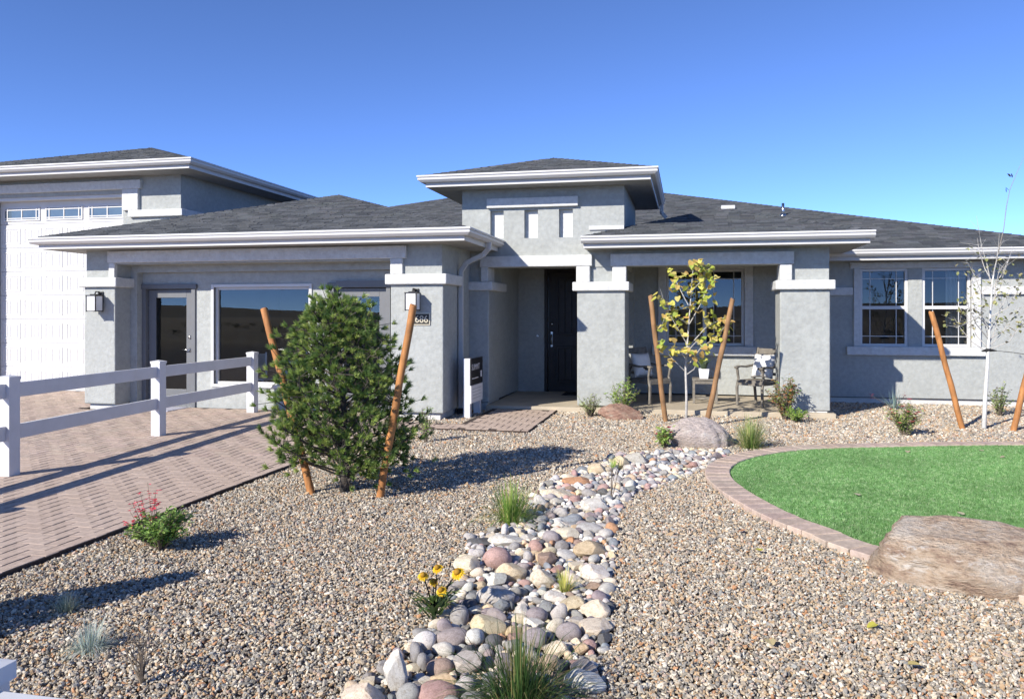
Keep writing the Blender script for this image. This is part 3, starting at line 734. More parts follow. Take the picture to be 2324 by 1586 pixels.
# porch
PX0, PX1, PY0 = -1.64, 2.67, YP - OH
f, r_, l, bk, ln = hip(PX0, PX1, PY0, 17.4, EV - 0.01)
rf, mass = roof('roof', [f, r_, l]); caps(mass, [ln[1], ln[2]]); o = mass.build('shingle_field', 'shingle', None); o.parent = rf; tag(o, kind='stuff')
eave([(PX0, YP - 0.001, EV - 0.01), (PX0, PY0, EV - 0.01), (PX1, PY0, EV - 0.01), (PX1, YB - 0.35, EV - 0.01)], [(PX0 - 0.02, PY0, EV - 0.01), (PX1 + 0.05, PY0, EV - 0.01)])
soffit(PX0, PX1, PY0, YB, EV - 0.19)
part('flashing', 'white_paint', [(-1.60, -1.02, YP - 0.03, YP - 0.002, EV + 0.145, EV + 0.21)], bevel=0.004)
# main roof
front = [(-1.0, YB - OH, RV), (6.73, YB - OH, RV), (-1.77, YB + 8.0, RV + 2.55), (-6.25, YB + 8.0, RV + 2.55), (-9.75, YB + 4.5, RV + 1.5), (-5.2, YB + 1.2, RV + 0.51)]
right = [(6.73, YB - OH, RV), (6.73, 31.5, RV), (-1.77, YB + 8.0, RV + 2.55)]
left = [(-14.75, 31.5, RV), (-9.75, YB + 4.5, RV + 1.5), (-6.25, YB + 8.0, RV + 2.55)]
back = [(6.73, 31.5, RV), (-14.75, 31.5, RV), (-6.25, YB + 8.0, RV + 2.55), (-1.77, YB + 8.0, RV + 2.55)]
rf, mass = roof('roof', [front, right]); 
b = MB(); b.face(left); b.face(back); b.build('roof_back', 'roof_deck', house)
caps(mass, [((6.73, YB - OH, RV), (-1.77, YB + 8.0, RV + 2.55)), ((-1.77, YB + 8.0, RV + 2.55), (-6.25, YB + 8.0, RV + 2.55)), ((-9.75, YB + 4.5, RV + 1.5), (-6.25, YB + 8.0, RV + 2.55))])
o = mass.build('shingle_field', 'shingle', None); o.parent = rf; tag(o, kind='stuff')
eave([(1.9, YB - OH, RV), (6.73, YB - OH, RV), (6.73, 31.5, RV)], [(2.28, YB - OH, RV), (6.75, YB - OH, RV), (6.75, 31.5, RV)]); soffit(1.98, 6.73, YB - OH, 31, RV - 0.18)
# tall garage
GX0, GX1, GY0 = -15.86, -9.25, YG - 0.6
f, r_, l, bk, ln = hip(GX0, GX1, GY0, 23.6, GV)
rf, mass = roof('roof', [f, r_, l]); caps(mass, ln); o = mass.build('shingle_field', 'shingle', None); o.parent = rf; tag(o, kind='stuff')
b = MB(); b.face(bk); b.build('roof_back', 'roof_deck', house)
eave([(GX0, 23.6, GV), (GX0, GY0, GV), (GX1, GY0, GV), (GX1, 23.6, GV)]); soffit(GX0, GX1, GY0, 23.6, GV - 0.18)
# roof vents
p = onY(1777, 490, 18.5); zz = RV + 0.3 * (18.5 - YB + OH)
b = MB().tube([(p.x, 18.5, zz - 0.05), (p.x, 18.5, zz + 0.28)], 0.03, 12); b.tube([(p.x, 18.5, zz - 0.05), (p.x, 18.5, zz + 0.05)], [0.09, 0.05], 12); b.build('vent_pipe', 'steel', house, smooth=True)
q = onY(1652, 475, 19.6); zz = RV + 0.3 * (19.6 - YB + OH)
MB().box(q.x - 0.16, q.x + 0.16, 19.45, 19.7, zz - 0.02, zz + 0.07).build('roof_vent', 'fascia_paint', house, bevel=0.01)
# downspouts
def spout(pts): 
    b = MB()
    for i in range(len(pts) - 1): b.bar(pts[i], pts[i + 1], 0.075, 0.055, up=(0, 1, 0.01))
    for q_ in pts[1:-1]: b.tube([Vector(q_) - Vector((0, 0, 0.03)), Vector(q_) + Vector((0, 0, 0.03))], 0.038, 8)
    b.build('downspout', 'fascia_paint', house, bevel=0.006)
spout([(LX1 + 0.05, 12.35, EV - 0.10), (LX1 + 0.05, 12.35, EV - 0.2), (LX1 - 0.05, 12.38, EV - 0.30), (-3.5, 12.42, EV - 0.42), (-3.605, 12.45, EV - 0.56), (-3.605, 12.45, 0.08)])
spout([(TX1 + 0.05, TY1 - 0.1, TV - 0.1), (TX1 + 0.05, TY1 - 0.1, TV - 0.26), (TX1 + 0.14, TY1 - 0.05, TV - 0.36)])
MB().box(-3.66, -3.50, 12.36, 12.56, -0.03, 0.09).build('downspout_boot', 'dark_rubber', house, bevel=0.02)
b = MB(); b.face([(-3.6, YP + 0.2, 2.735), (-1.2, YP + 0.2, 2.735), (-1.2, 15.9, 2.735), (-3.6, 15.9, 2.735)]); b.build('entry_ceiling', 'soffit_paint', house)
part('wall', 'stucco', [(-3.80, -1.02, 15.9, 16.1, 2.4, TV - 0.14)])
# porch and entry floor
part('porch_slab', 'concrete', [(-3.34, 2.25, 13.06, 15.75, -0.03, 0.07)], bevel=0.01)
# ------------------------------------------------------------------ driveway and walk of small clay-coloured pavers
PVW = 0.112
PV_T = [(0.495, 0.39, 0.315), (0.475, 0.372, 0.30), (0.51, 0.405, 0.33), (0.485, 0.382, 0.308), (0.465, 0.365, 0.296), (0.50, 0.395, 0.322)]
def paver_vf(lx, ly, top=0.022, ch=0.0012):
    gx, gy = (0.0075, 0.0012) if ly > lx else (0.0012, 0.0012)      # wide sanded joints run with the long side of the upright bricks
    a, b_, c, d = gx, lx - gx, gy, ly - gy
    vs = [(a, c, -0.03), (b_, c, -0.03), (b_, d, -0.03), (a, d, -0.03), (a, c, top - ch), (b_, c, top - ch), (b_, d, top - ch), (a, d, top - ch),
          (a + ch, c + ch, top), (b_ - ch, c + ch, top), (b_ - ch, d - ch, top), (a + ch, d - ch, top)]
    fs = [(8, 9, 10, 11)] + [(4 + i, 4 + (i + 1) % 4, 8 + (i + 1) % 4, 8 + i) for i in range(4)] + [(i, (i + 1) % 4, 4 + (i + 1) % 4, 4 + i) for i in range(4)]
    return vs, fs
def paved(name, label, poly, org, singles, border):
    """herringbone pavers inside a plan polygon; the `singles` largest in view become pieces of their own"""
    xs = [p[0] for p in poly]; ys = [p[1] for p in poly]
    bed = MB(); bed.prism(poly, -0.034, 0.0175)
    root = bed.build(name, 'sand_joint', None, fixn=True); tag(root, label, None, kind='structure')
    items = []
    nx0, nx1 = int((min(xs) - org[0]) / PVW) - 2, int((max(xs) - org[0]) / PVW) + 2; ny0, ny1 = int((min(ys) - org[1]) / PVW) - 2, int((max(ys) - org[1]) / PVW) + 2
    for i in range(nx0, nx1):
        for j in range(ny0, ny1):
            c = (i + j) % 4
            if c in (0, 2):
                lx, ly = (2 * PVW, PVW) if c == 0 else (PVW, 2 * PVW)
                x, y = org[0] + i * PVW, org[1] + j * PVW
                if all(inpoly(x + fx * lx, y + fy * ly, poly) for fx in (0.02, 0.98) for fy in (0.02, 0.98)): items.append((x, y, lx, ly))
                else:   # cut pieces at the edge
                    x0, x1 = max(x, border[0]), min(x + lx, border[1])
                    if x1 - x0 > 0.03 and all(inpoly(x0 + fx * (x1 - x0), y + fy * ly, poly) for fx in (0.02, 0.98) for fy in (0.02, 0.98)): items.append((x0, y, x1 - x0, ly))
    y = min(ys) + 0.005
    while y < border[2]: items.append((border[1], y, PVW, 2 * PVW)); y += 2 * PVW
    def vis(it):
        p = Vector((it[0], it[1], 0)); d = p.x * -SA + p.y * CA
        if d < 1: return 0
        u = (p.x * CA + p.y * SA) / d * FPX + CX; v_ = HY + EYE / d * FPX
        return 1 / d ** 2 if -40 < u < 2360 and v_ < 1640 else 0
    items.sort(key=vis, reverse=True)
    mass = MB(); cache = {}
    for k, (x, y, lx, ly) in enumerate(items):
        if vis((x, y)) == 0 and (y < 2 or x < -16): continue
        dz = random.uniform(-0.0012, 0.0012)
        if k < singles:
            key = (round(lx, 3), round(ly, 3), random.randrange(len(PV_T)))
            if key not in cache:
                b = MB(); vs, fs = paver_vf(lx, ly); b.mesh(vs, fs, PV_T[key[2]]); cache[key] = b.data('paver', 'paver')
            link_copy('paver', cache[key], Matrix.Translation((x, y, dz))).parent = root
        else:
            vs, fs = paver_vf(lx, ly); mass.mesh([(a + x, b_ + y, c + dz) for a, b_, c in vs], fs, jit(random.choice(PV_T), 0.06))
    o = mass.build('paver_field', 'paver', None); o.parent = root; tag(o, kind='stuff')
    return root
DRX = -4.10
drive_poly = [(-16, 1.5), (DRX, 1.5), (DRX, 11.52), (-16, 11.52)]
drive_poly = [(-16, 1.5), (DRX, 1.5), (DRX, 11.54), (OPR - 0.02, 11.54), (OPR - 0.02, YI - 0.005), (OPL + 0.02, YI - 0.005), (OPL + 0.02, 11.54), (-9.98, 11.54), (-9.98, YG + 0.22), (-16, YG + 0.22)]
paved('driveway', 'reddish grey herringbone paver driveway beside the white fence', drive_poly, (DRX - PVW * 0, 1.5), 300, (-16, DRX - PVW, 11.3))
walk_poly = [(DRX + 0.01, 10.62), (-2.12, 10.62), (-2.12, 13.05), (-3.22, 13.05), (-3.22, 11.12), (DRX + 0.01, 11.12)]
paved('entry_walk', 'reddish herringbone paver walk leading to the shaded front door', walk_poly, (-2.12, 10.62), 200, (DRX + 0.01, -2.12 - PVW, 13.04))

# ------------------------------------------------------------------ lawn
lawn_pts = [onG(*p) for p in ((2324, 1014), (2000, 1018), (1830, 1024), (1720, 1040), (1668, 1060), (1660, 1085), (1700, 1120), (1800, 1174), (1900, 1212), (1985, 1245))]
lawn_ctrl = [(p.x, p.y, 0) for p in lawn_pts] + [(1.85, 5.25, 0), (2.7, 4.75, 0), (3.8, 4.7, 0), (5.0, 5.4, 0), (5.9, 7.0, 0), (6.0, 9.2, 0), (5.2, 10.6, 0)]
LAWN = catmull(lawn_ctrl, 12)
lp = [(p.x, p.y) for p in LAWN]
b = MB(); b.prism(lp, -0.034, 0.004)
lawn = b.build('lawn', 'turf_base', None, fixn=True); tag(lawn, 'oval of short bright green artificial grass edged with pavers', None, kind='structure')
# edging pavers laid radially
edge = thing('lawn_edging', 'curved row of reddish pavers laid around the green lawn', 'edging', (1.0, 8, 0))
cum = [0.0]
for i in range(len(LAWN)): cum.append(cum[-1] + (LAWN[(i + 1) % len(LAWN)] - LAWN[i]).length)
def on_edge(s_):
    s_ %= cum[-1]
    i = max(k for k in range(len(LAWN)) if cum[k] <= s_)
    a, c = LAWN[i], LAWN[(i + 1) % len(LAWN)]; f_ = (s_ - cum[i]) / max(1e-6, cum[i + 1] - cum[i]); d = (c - a).normalized()
    return a.lerp(c, f_), Vector((d.y, -d.x, 0))
# is the outward normal to the right of travel?
pt, nr = on_edge(0.5)
sgn = -1 if inpoly(pt.x + nr.x * 0.1, pt.y + nr.y * 0.1, lp) else 1
EW = 0.25; s_ = 0.0; nE = int(cum[-1] / 0.155); st = cum[-1] / nE
OUT = []
for k in range(nE):
    q = []
    for ss in (k * st + 0.004, (k + 1) * st - 0.004):
        p, n_ = on_edge(ss); q.append((p + n_ * sgn * 0.006, p + n_ * sgn * EW))
    (a0, a1), (c0, c1) = q
    OUT.append((a1.x, a1.y))
    col = jit(random.choice(PV_T), 0.08); top = 0.03 + random.uniform(-0.002, 0.002); ch = 0.006
    ring = [a0, a1, c1, c0]; cen = (a0 + a1 + c0 + c1) / 4
    vs = [(p.x, p.y, -0.03) for p in ring] + [(p.x, p.y, top - ch) for p in ring] + [((p + (cen - p).normalized() * ch * 1.3).x, (p + (cen - p).normalized() * ch * 1.3).y, top) for p in ring]
    fs = [(8, 9, 10, 11)] + [(4 + i, 4 + (i + 1) % 4, 8 + (i + 1) % 4, 8 + i) for i in range(4)] + [(i, (i + 1) % 4, 4 + (i + 1) % 4, 4 + i) for i in range(4)]
    b = MB(); b.mesh(vs, fs, col); o = b.build('paver', 'paver', edge, at=cen, fixn=True)

# ------------------------------------------------------------------ instanced masses (gravel, turf blades)
def pick_rot(n_): return rng.uniform(0, 2 * math.pi, (n_, 3)).astype(np.float32)
def scatter(name, mat, pts, rot, scl, col, kind, label):
    """one object: a cloud of points, each carrying its own turn, size and colour; a small stone or tuft stands on each"""
    me = bpy.data.meshes.new(name); n_ = len(pts); me.vertices.add(n_); me.vertices.foreach_set('co', pts.astype(np.float32).ravel())
    for nm, ty, arr in (('rot', 'FLOAT_VECTOR', rot), ('scl', 'FLOAT_VECTOR', scl)):
        at = me.attributes.new(nm, ty, 'POINT'); at.data.foreach_set('vector', arr.astype(np.float32).ravel())
    at = me.attributes.new('col', 'FLOAT_COLOR', 'POINT'); at.data.foreach_set('color', np.c_[col, np.ones(n_)].astype(np.float32).ravel())
    o = bpy.data.objects.new(name, me); COL.objects.link(o); me.materials.append(MATS[mat])
    ng = bpy.data.node_groups.new(name, 'GeometryNodeTree')
    ng.interface.new_socket('Geometry', in_out='INPUT', socket_type='NodeSocketGeometry'); ng.interface.new_socket('Geometry', in_out='OUTPUT', socket_type='NodeSocketGeometry')
    gi = ng.nodes.new('NodeGroupInput'); go = ng.nodes.new('NodeGroupOutput'); L = ng.links.new
    m2p = ng.nodes.new('GeometryNodeMeshToPoints'); L(gi.outputs[0], m2p.inputs[0])
    ip = ng.nodes.new('GeometryNodeInstanceOnPoints'); L(m2p.outputs[0], ip.inputs['Points'])
    if kind == 'stone':
        ico = ng.nodes.new('GeometryNodeMeshIcoSphere'); ico.inputs['Radius'].default_value = 1.0; ico.inputs['Subdivisions'].default_value = 2
        sp = ng.nodes.new('GeometryNodeSetPosition'); L(ico.outputs[0], sp.inputs[0])
        nz = ng.nodes.new('ShaderNodeTexNoise'); nz.inputs['Scale'].default_value = 1.1; ps = ng.nodes.new('GeometryNodeInputPosition'); L(ps.outputs[0], nz.inputs['Vector'])
        sub = ng.nodes.new('ShaderNodeVectorMath'); sub.operation = 'SUBTRACT'; sub.inputs[1].default_value = (0.5, 0.5, 0.5); L(nz.outputs['Color'], sub.inputs[0])
        sc_ = ng.nodes.new('ShaderNodeVectorMath'); sc_.operation = 'SCALE'; sc_.inputs['Scale'].default_value = 1.5; L(sub.outputs[0], sc_.inputs[0]); L(sc_.outputs[0], sp.inputs['Offset'])
        geo = sp.outputs[0]
    else:
        jn = ng.nodes.new('GeometryNodeJoinGeometry')
        for k in range(6):
            cn = ng.nodes.new('GeometryNodeMeshCone'); cn.inputs['Vertices'].default_value = 3; cn.inputs['Radius Bottom'].default_value = 0.09; cn.inputs['Depth'].default_value = 1.0
            cn.fill_type = 'NONE'
            tf = ng.nodes.new('GeometryNodeTransform'); L(cn.outputs[0], tf.inputs[0]); a = k * 1.05
            tf.inputs['Translation'].default_value = (0.35 * math.cos(a * 2.2), 0.35 * math.sin(a * 2.2), -0.05); tf.inputs['Rotation'].default_value = (0.5 * math.sin(a * 3.1), 0.5 * math.cos(a * 1.7), a)
            L(tf.outputs[0], jn.inputs[0])
        geo = jn.outputs[0]
    sm = ng.nodes.new('GeometryNodeSetMaterial'); sm.inputs['Material'].default_value = MATS[mat]; L(geo, sm.inputs[0]); L(sm.outputs[0], ip.inputs['Instance'])
    for nm, sock in (('rot', 'Rotation'), ('scl', 'Scale')):
        na = ng.nodes.new('GeometryNodeInputNamedAttribute'); na.data_type = 'FLOAT_VECTOR'; na.inputs['Name'].default_value = nm
        if sock == 'Rotation':
            er = ng.nodes.new('FunctionNodeEulerToRotation'); L(na.outputs[0], er.inputs[0]); L(er.outputs[0], ip.inputs['Rotation'])
        else: L(na.outputs[0], ip.inputs[sock])
    L(ip.outputs[0], go.inputs[0])
    md = o.modifiers.new('scatter', 'NODES'); md.node_group = ng
    tag(o, label, None, kind='stuff'); return o

# creek outline from the photograph
cl = [(1530, 1020), (1400, 1032), (1345, 1060), (1240, 1095), (1213, 1115), (1180, 1180), (1070, 1212), (1040, 1280), (1030, 1330), (1000, 1395), (940, 1440), (868, 1510), (775, 1575), (690, 1660)]
cr = [(1655, 1020), (1640, 1042), (1540, 1085), (1450, 1115), (1412, 1140), (1396, 1200), (1396, 1250), (1386, 1330), (1386, 1400), (1392, 1445), (1350, 1500), (1330, 1560), (1350, 1660)]
CREEK = [tuple(onG(*p).xy) for p in cl] + [tuple(onG(*p).xy) for p in reversed(cr)]
# gravel
def band(y0, y1, dens):
    # x range that the picture sees, a step wider each way
    x0, x1 = -5.2, 7.2
    n_ = int((x1 - x0) * (y1 - y0) * dens); x = rng.uniform(x0, x1, n_); y = rng.uniform(y0, y1, n_); return x, y
X, Y, Sz = [], [], []
for (a, c, dn, sz) in ((1.7, 3.4, 9500, 0.0074), (3.4, 5.5, 9000, 0.0075), (5.5, 8, 7000, 0.0083), (8, 11, 4600, 0.0102), (11, 15.6, 2600, 0.0135)):
    x, y = band(a, c, dn); X.append(x); Y.append(y); Sz.append(np.full(x.shape, sz))
X = np.concatenate(X); Y = np.concatenate(Y); Sz = np.concatenate(Sz)
D = X * -SA + Y * CA; U = (X * CA + Y * SA) / D * FPX + CX
keep = (U > -420) & (U < 2750)
keep &= ~((X < DRX + 0.008))
for pl in ([(p[0], p[1]) for p in OUT],): keep &= ~inpoly_np(X, Y, pl)
keep &= ~inpoly_np(X, Y, [(-4.2, 10.61), (-2.11, 10.61), (-2.11, 13.1), (-3.23, 13.1), (-3.23, 11.13), (-4.2, 11.13)])
keep &= ~((Y > 13.05) & (X < 2.26)) & ~((Y > YL + 0.03) & (X < -3.69)) & ~(Y > YB + 0.03)
ic = inpoly_np(X, Y, CREEK); keep &= ~(ic & (rng.random(X.shape) < 0.45))
X, Y, Sz, ic = X[keep], Y[keep], Sz[keep], ic[keep]; n_ = len(X)
print('gravel', n_)
pal = np.array([(0.30, 0.285, 0.27), (0.42, 0.40, 0.38), (0.52, 0.43, 0.33), (0.45, 0.33, 0.22), (0.62, 0.58, 0.52), (0.20, 0.195, 0.19), (0.38, 0.34, 0.30), (0.47, 0.27, 0.16), (0.34, 0.35, 0.36), (0.50, 0.40, 0.36), (0.14, 0.13, 0.125), (0.72, 0.69, 0.64)])
pw = np.array([0.11, 0.13, 0.15, 0.09, 0.15, 0.06, 0.10, 0.04, 0.06, 0.05, 0.03, 0.06]); pw /= pw.sum()
pal = pal * np.array([0.92, 0.88, 0.785])
cc = pal[rng.choice(len(pal), n_, p=pw)] * rng.uniform(0.8, 1.15, (n_, 1))
base = Sz * rng.lognormal(0, 0.28, n_)
scl = np.c_[base * rng.uniform(0.9, 1.6, n_), base * rng.uniform(0.7, 1.05, n_), base * rng.uniform(0.4, 0.75, n_)]
rot = np.c_[rng.normal(0, 0.6, n_), rng.normal(0, 0.6, n_), rng.uniform(0, 6.28, n_)]
Z = -0.026 + rng.uniform(0, 0.022, n_) + np.where(ic, -0.01, 0)
scatter('gravel', 'gravel', np.c_[X, Y, Z], rot, scl, cc, 'stone', 'mixed grey and tan crushed gravel covering the front yard')
# turf blades
xs = [p[0] for p in lp]; ys = [p[1] for p in lp]
n_ = 210000; X = rng.uniform(min(xs), 5.6, n_); Y = rng.uniform(min(ys), max(ys), n_)
k = inpoly_np(X, Y, lp); X, Y = X[k], Y[k]; n_ = len(X); print('turf', n_)
gp = np.array([(0.17, 0.36, 0.11), (0.22, 0.44, 0.15), (0.10, 0.26, 0.07), (0.32, 0.54, 0.23), (0.50, 0.66, 0.36)])
cc = gp[rng.choice(5, n_, p=[0.30, 0.25, 0.2, 0.16, 0.09])] * rng.uniform(0.75, 1.25, (n_, 1))
mott = 1 + 0.10 * np.sin(X * 2.3 + 1.3 * np.sin(Y * 1.7)) * np.sin(Y * 2.9 + 0.8 * np.sin(X * 3.1)) + 0.06 * np.sin(X * 9 + Y * 5) * np.sin(Y * 8 - X * 4)
cc = cc * mott[:, None]
h = rng.uniform(0.016, 0.030, n_); scl = np.c_[h, h, h]
rot = np.c_[rng.normal(0, 0.3, n_), rng.normal(0, 0.3, n_), rng.uniform(0, 6.28, n_)]
tf_ = scatter('turf_blades', 'turf', np.c_[X, Y, np.full(n_, 0.004)], rot, scl, cc, 'tuft', 'short green plastic grass blades of the lawn')

# ------------------------------------------------------------------ stones
def stone_mesh(seed, angular, name):
    rs = np.random.default_rng(seed); bm = bmesh.new(); bmesh.ops.create_icosphere(bm, subdivisions=3, radius=1.0)
    co = np.array([v_.co for v_ in bm.verts])
    if angular:
        for _ in range(11):
            d = rs.normal(size=3); d /= np.linalg.norm(d); lim = rs.uniform(0.55, 0.86)
            k_ = co @ d; over = np.clip(k_ - lim, 0, None); co -= np.outer(over * 0.97, d)
        co *= 1.18; co += rs.normal(0, 0.012, co.shape)
    else:
        for _ in range(5):
            d = rs.normal(size=3); d /= np.linalg.norm(d); k_ = co @ d
            co *= (1 + rs.uniform(-0.14, 0.14) * np.sin(k_ * rs.uniform(1.5, 3) + rs.uniform(0, 6)))[:, None]
        d = rs.normal(size=3); d /= np.linalg.norm(d); over = np.clip(co @ d - 0.7, 0, None); co -= np.outer(over * 0.6, d)
    for v_, c in zip(bm.verts, co): v_.co = c
    me = bpy.data.meshes.new(name); bm.to_mesh(me); bm.free()
    me.materials.append(MATS['stone_rough' if angular else 'stone_smooth'])
    me.polygons.foreach_set('use_smooth', [True] * len(me.polygons))
    if angular:
        me.set_sharp_from_angle(angle=R(28))
    return me
SM = [stone_mesh(100 + i, False, 'river_stone') for i in range(9)]; AM = [stone_mesh(200 + i, True, 'river_stone') for i in range(8)]
TINT = {'grey': (0.26, 0.25, 0.24), 'pale grey': (0.42, 0.40, 0.375), 'blue grey': (0.20, 0.215, 0.23), 'dusty pink': (0.36, 0.235, 0.21), 'mauve': (0.28, 0.24, 0.24), 'cream': (0.56, 0.495, 0.40), 'chalky white': (0.55, 0.53, 0.49), 'tan': (0.46, 0.36, 0.25), 'rust': (0.42, 0.24, 0.14), 'dark grey': (0.12, 0.12, 0.125), 'brown': (0.28, 0.21, 0.17), 'yellowish': (0.50, 0.43, 0.30)}
placed = []
def put_stone(x, y, rx, ry, h, tint, ang, label, rz=None, sink=0.35, tilt=0.12):
    me = random.choice(AM if ang else SM)
    o = bpy.data.objects.new('river_stone', me); COL.objects.link(o)
    o.location = (x, y, h * (0.5 - sink * 0.5) - 0.02); o.scale = (rx, ry, h * 0.62)
    o.rotation_euler = (random.uniform(-tilt, tilt), random.uniform(-tilt, tilt), random.uniform(0, 6.28) if rz is None else rz)
    o.color = (*jit(tuple(1.3 * q_ for q_ in TINT[tint]), 0.08), 1); placed.append((x, y, max(rx, ry)))
    tag(o, label, 'stone', 'river stones filling the dry creek bed'); return o
# stones one can recognise in the photograph: pixel centre, pixel width, height in m, tint, angular
KEY = [(1128, 1256, 74, 0.17, 'dusty pink', 0, 'large smooth dusty pink stone, the biggest pink one beside a cream block'),
 (1095, 1220, 70, 0.06, 'dark grey', 1, 'long flat dark slab poking out of the creek edge'),
 (1150, 1216, 84, 0.10, 'chalky white', 1, 'wide chalky white slab next to the dark slab'),
 (1062, 1270, 66, 0.16, 'cream', 1, 'cream angular block touching the large pink stone'),
 (1160, 1286, 70, 0.15, 'yellowish', 1, 'yellowish angular rock just below the large pink stone'),
 (1340, 1236, 78, 0.15, 'tan', 1, 'big rust-stained cream rock on the creek edge facing the lawn'),
 (1240, 1258, 54, 0.13, 'brown', 1, 'brownish angular rock in the middle of the creek above pale pebbles'),
 (1352, 1288, 68, 0.14, 'chalky white', 1, 'chunky pale rock beside the yellow grass tuft'),
 (1285, 1250, 52, 0.07, 'pale grey', 0, 'flat pale oval stone just above the yellow grass tuft'),
 (1125, 1338, 86, 0.15, 'pale grey', 1, 'broad speckled pale rock to the right of the yellow flowers'),
 (1232, 1300, 58, 0.14, 'cream', 1, 'cream rock left of the yellow grass tuft'),
 (1350, 1412, 92, 0.10, 'cream', 1, 'large flat cream slab on the creek edge nearest the gravel'),
 (1350, 1372, 70, 0.12, 'cream', 1, 'cream block just behind the large flat slab'),
 (1108, 1408, 84, 0.14, 'yellowish', 1, 'rounded yellowish rock above the dark green grass clump'),
 (1028, 1432, 78, 0.11, 'mauve', 0, 'wide mauve speckled stone below the yellow flowers'),
 (968, 1440, 60, 0.10, 'chalky white', 0, 'white speckled oval stone at the creek edge below the flowers'),
 (897, 1510, 56, 0.24, 'chalky white', 1, 'tall white granite stone standing upright at the creek edge'),
 (824, 1566, 96, 0.14, 'cream', 1, 'lumpy cream rock lying outside the upright white stone'),
 (995, 1556, 96, 0.12, 'dusty pink', 0, 'big oval salmon pink stone near the dark green grass clump'),
 (930, 1562, 64, 0.12, 'grey', 0, 'smooth grey stone wedged beside the salmon pink oval'),
 (1000, 1500, 64, 0.11, 'brown', 0, 'tan brown rounded stone above the salmon pink oval'),
 (1056, 1540, 52, 0.10, 'pale grey', 0, 'pale grey pebble right of the salmon pink oval'),
 (1060, 1488, 84, 0.12, 'pale grey', 1, 'long pale slab left of the dark green grass clump'),
 (1310, 1085, 70, 0.10, 'rust', 1, 'flat orange stone in the upper creek bed'),
 (1265, 1112, 80, 0.10, 'cream', 1, 'long cream slab on the left bank of the upper creek'),
 (1410, 1042, 42, 0.19, 'yellowish', 1, 'upright yellowish rock behind the small green tuft'),
 (1442, 1036, 54, 0.17, 'pale grey', 1, 'pale pinkish angular rock beside the upright yellowish one'),
 (1356, 1058, 44, 0.15, 'yellowish', 1, 'yellowish block alone on the left bank of the upper creek'),
 (1352, 1138, 72, 0.15, 'chalky white', 1, 'big white rock in the bend of the upper creek'),
 (1300, 1172, 50, 0.09, 'blue grey', 0, 'blue grey rounded stone in the bend of the creek'),
 (1338, 1190, 64, 0.10, 'pale grey', 0, 'smooth pale oval stone in the bend of the creek'),
 (1290, 1202, 58, 0.13, 'cream', 1, 'cream wedge of rock in the middle of the bend'),
 (1250, 1210, 50, 0.11, 'mauve', 0, 'mauve rounded stone in the middle of the bend'),
 (1045, 1384, 50, 0.13, 'grey', 0, 'dark speckled round stone just right of the yellow flower leaves'),
 (1010, 1412, 44, 0.10, 'mauve', 0, 'mauve stone below the yellow flower leaves'),
 (1216, 1385, 60, 0.10, 'mauve', 0, 'mauve stone at mid creek above the dark green grass'),
 (1270, 1380, 40, 0.10, 'pale grey', 0, 'round white-grey cobble at mid creek above the dark green grass'),
 (1330, 1530, 96, 0.12, 'chalky white', 1, 'white rubble rock right of the dark green grass clump'),
 (1290, 1420, 66, 0.12, 'mauve', 0, 'purplish grey stone left of the large flat slab'),
 (1180, 1395, 40, 0.08, 'yellowish', 0, 'small yellowish round stone at mid creek')]
for px, py, w_, h, tn, ang, lab in KEY:
    py2 = py + 0.0; p = onG(px, py2, h * 0.35); d = depthG(py2, h * 0.35); r_ = w_ / FPX * d / 2 * 0.86; h *= 0.75
    put_stone(p.x, p.y, r_ * 1.05, r_ * random.uniform(0.75, 0.95), h, tn, ang, lab, rz=random.uniform(-0.4, 0.4) + YAW)
# the rest of the bed
fill = []
cx_, cy_ = [p[0] for p in CREEK], [p[1] for p in CREEK]
tn_keys = list(TINT); tn_w = [0.16, 0.17, 0.09, 0.06, 0.10, 0.15, 0.15, 0.03, 0.012, 0.03, 0.04, 0.05]
occ = list(placed)
for rmin, rmax, tries in ((0.045, 0.062, 420), (0.032, 0.045, 2200), (0.024, 0.032, 7000), (0.015, 0.024, 16000)):
    for _ in range(tries):
        x = random.uniform(min(cx_), max(cx_)); y = random.uniform(max(2.0, min(cy_)), max(cy_))
        if not inpoly(x, y, CREEK): continue
        r_ = random.uniform(rmin, rmax)
        if any((x - a) ** 2 + (y - c) ** 2 < ((r_ + q) * 0.80) ** 2 for a, c, q in occ): continue
        occ.append((x, y, r_)); fill.append((x, y, r_))
print('fill stones', len(fill))
def seen_size(it): 
    d = it[0] * -SA + it[1] * CA; py = HY + EYE * FPX / max(0.5, d)
    return it[2] / max(0.5, d) if py < 1610 else 0
fill.sort(key=seen_size, reverse=True)
LAND = [(*onG(px, py).xy, t_) for px, py, t_ in ((1585, 1030, 'by the pinkish grey boulder'), (1400, 1050, 'by the upright yellowish rock'), (1480, 1080, 'where dry stalks stand'), (1310, 1090, 'by the flat orange stone'), (1175, 1165, 'by the bright green grass clump'), (1352, 1140, 'by the big white rock in the bend'),
  (1128, 1256, 'by the large pink stone'), (1300, 1240, 'by the flat pale oval stone'), (1281, 1325, 'by the yellow grass tuft'), (985, 1395, 'by the yellow flowers'), (1110, 1380, 'between the yellow flowers and dark green grass'), (1340, 1412, 'by the large flat cream slab'), (960, 1500, 'by the upright white stone'), (1180, 1520, 'around the dark green grass clump'), (1300, 1530, 'on the lawn side of the dark grass'))]
NS = 300 - len(KEY); massv = MB()
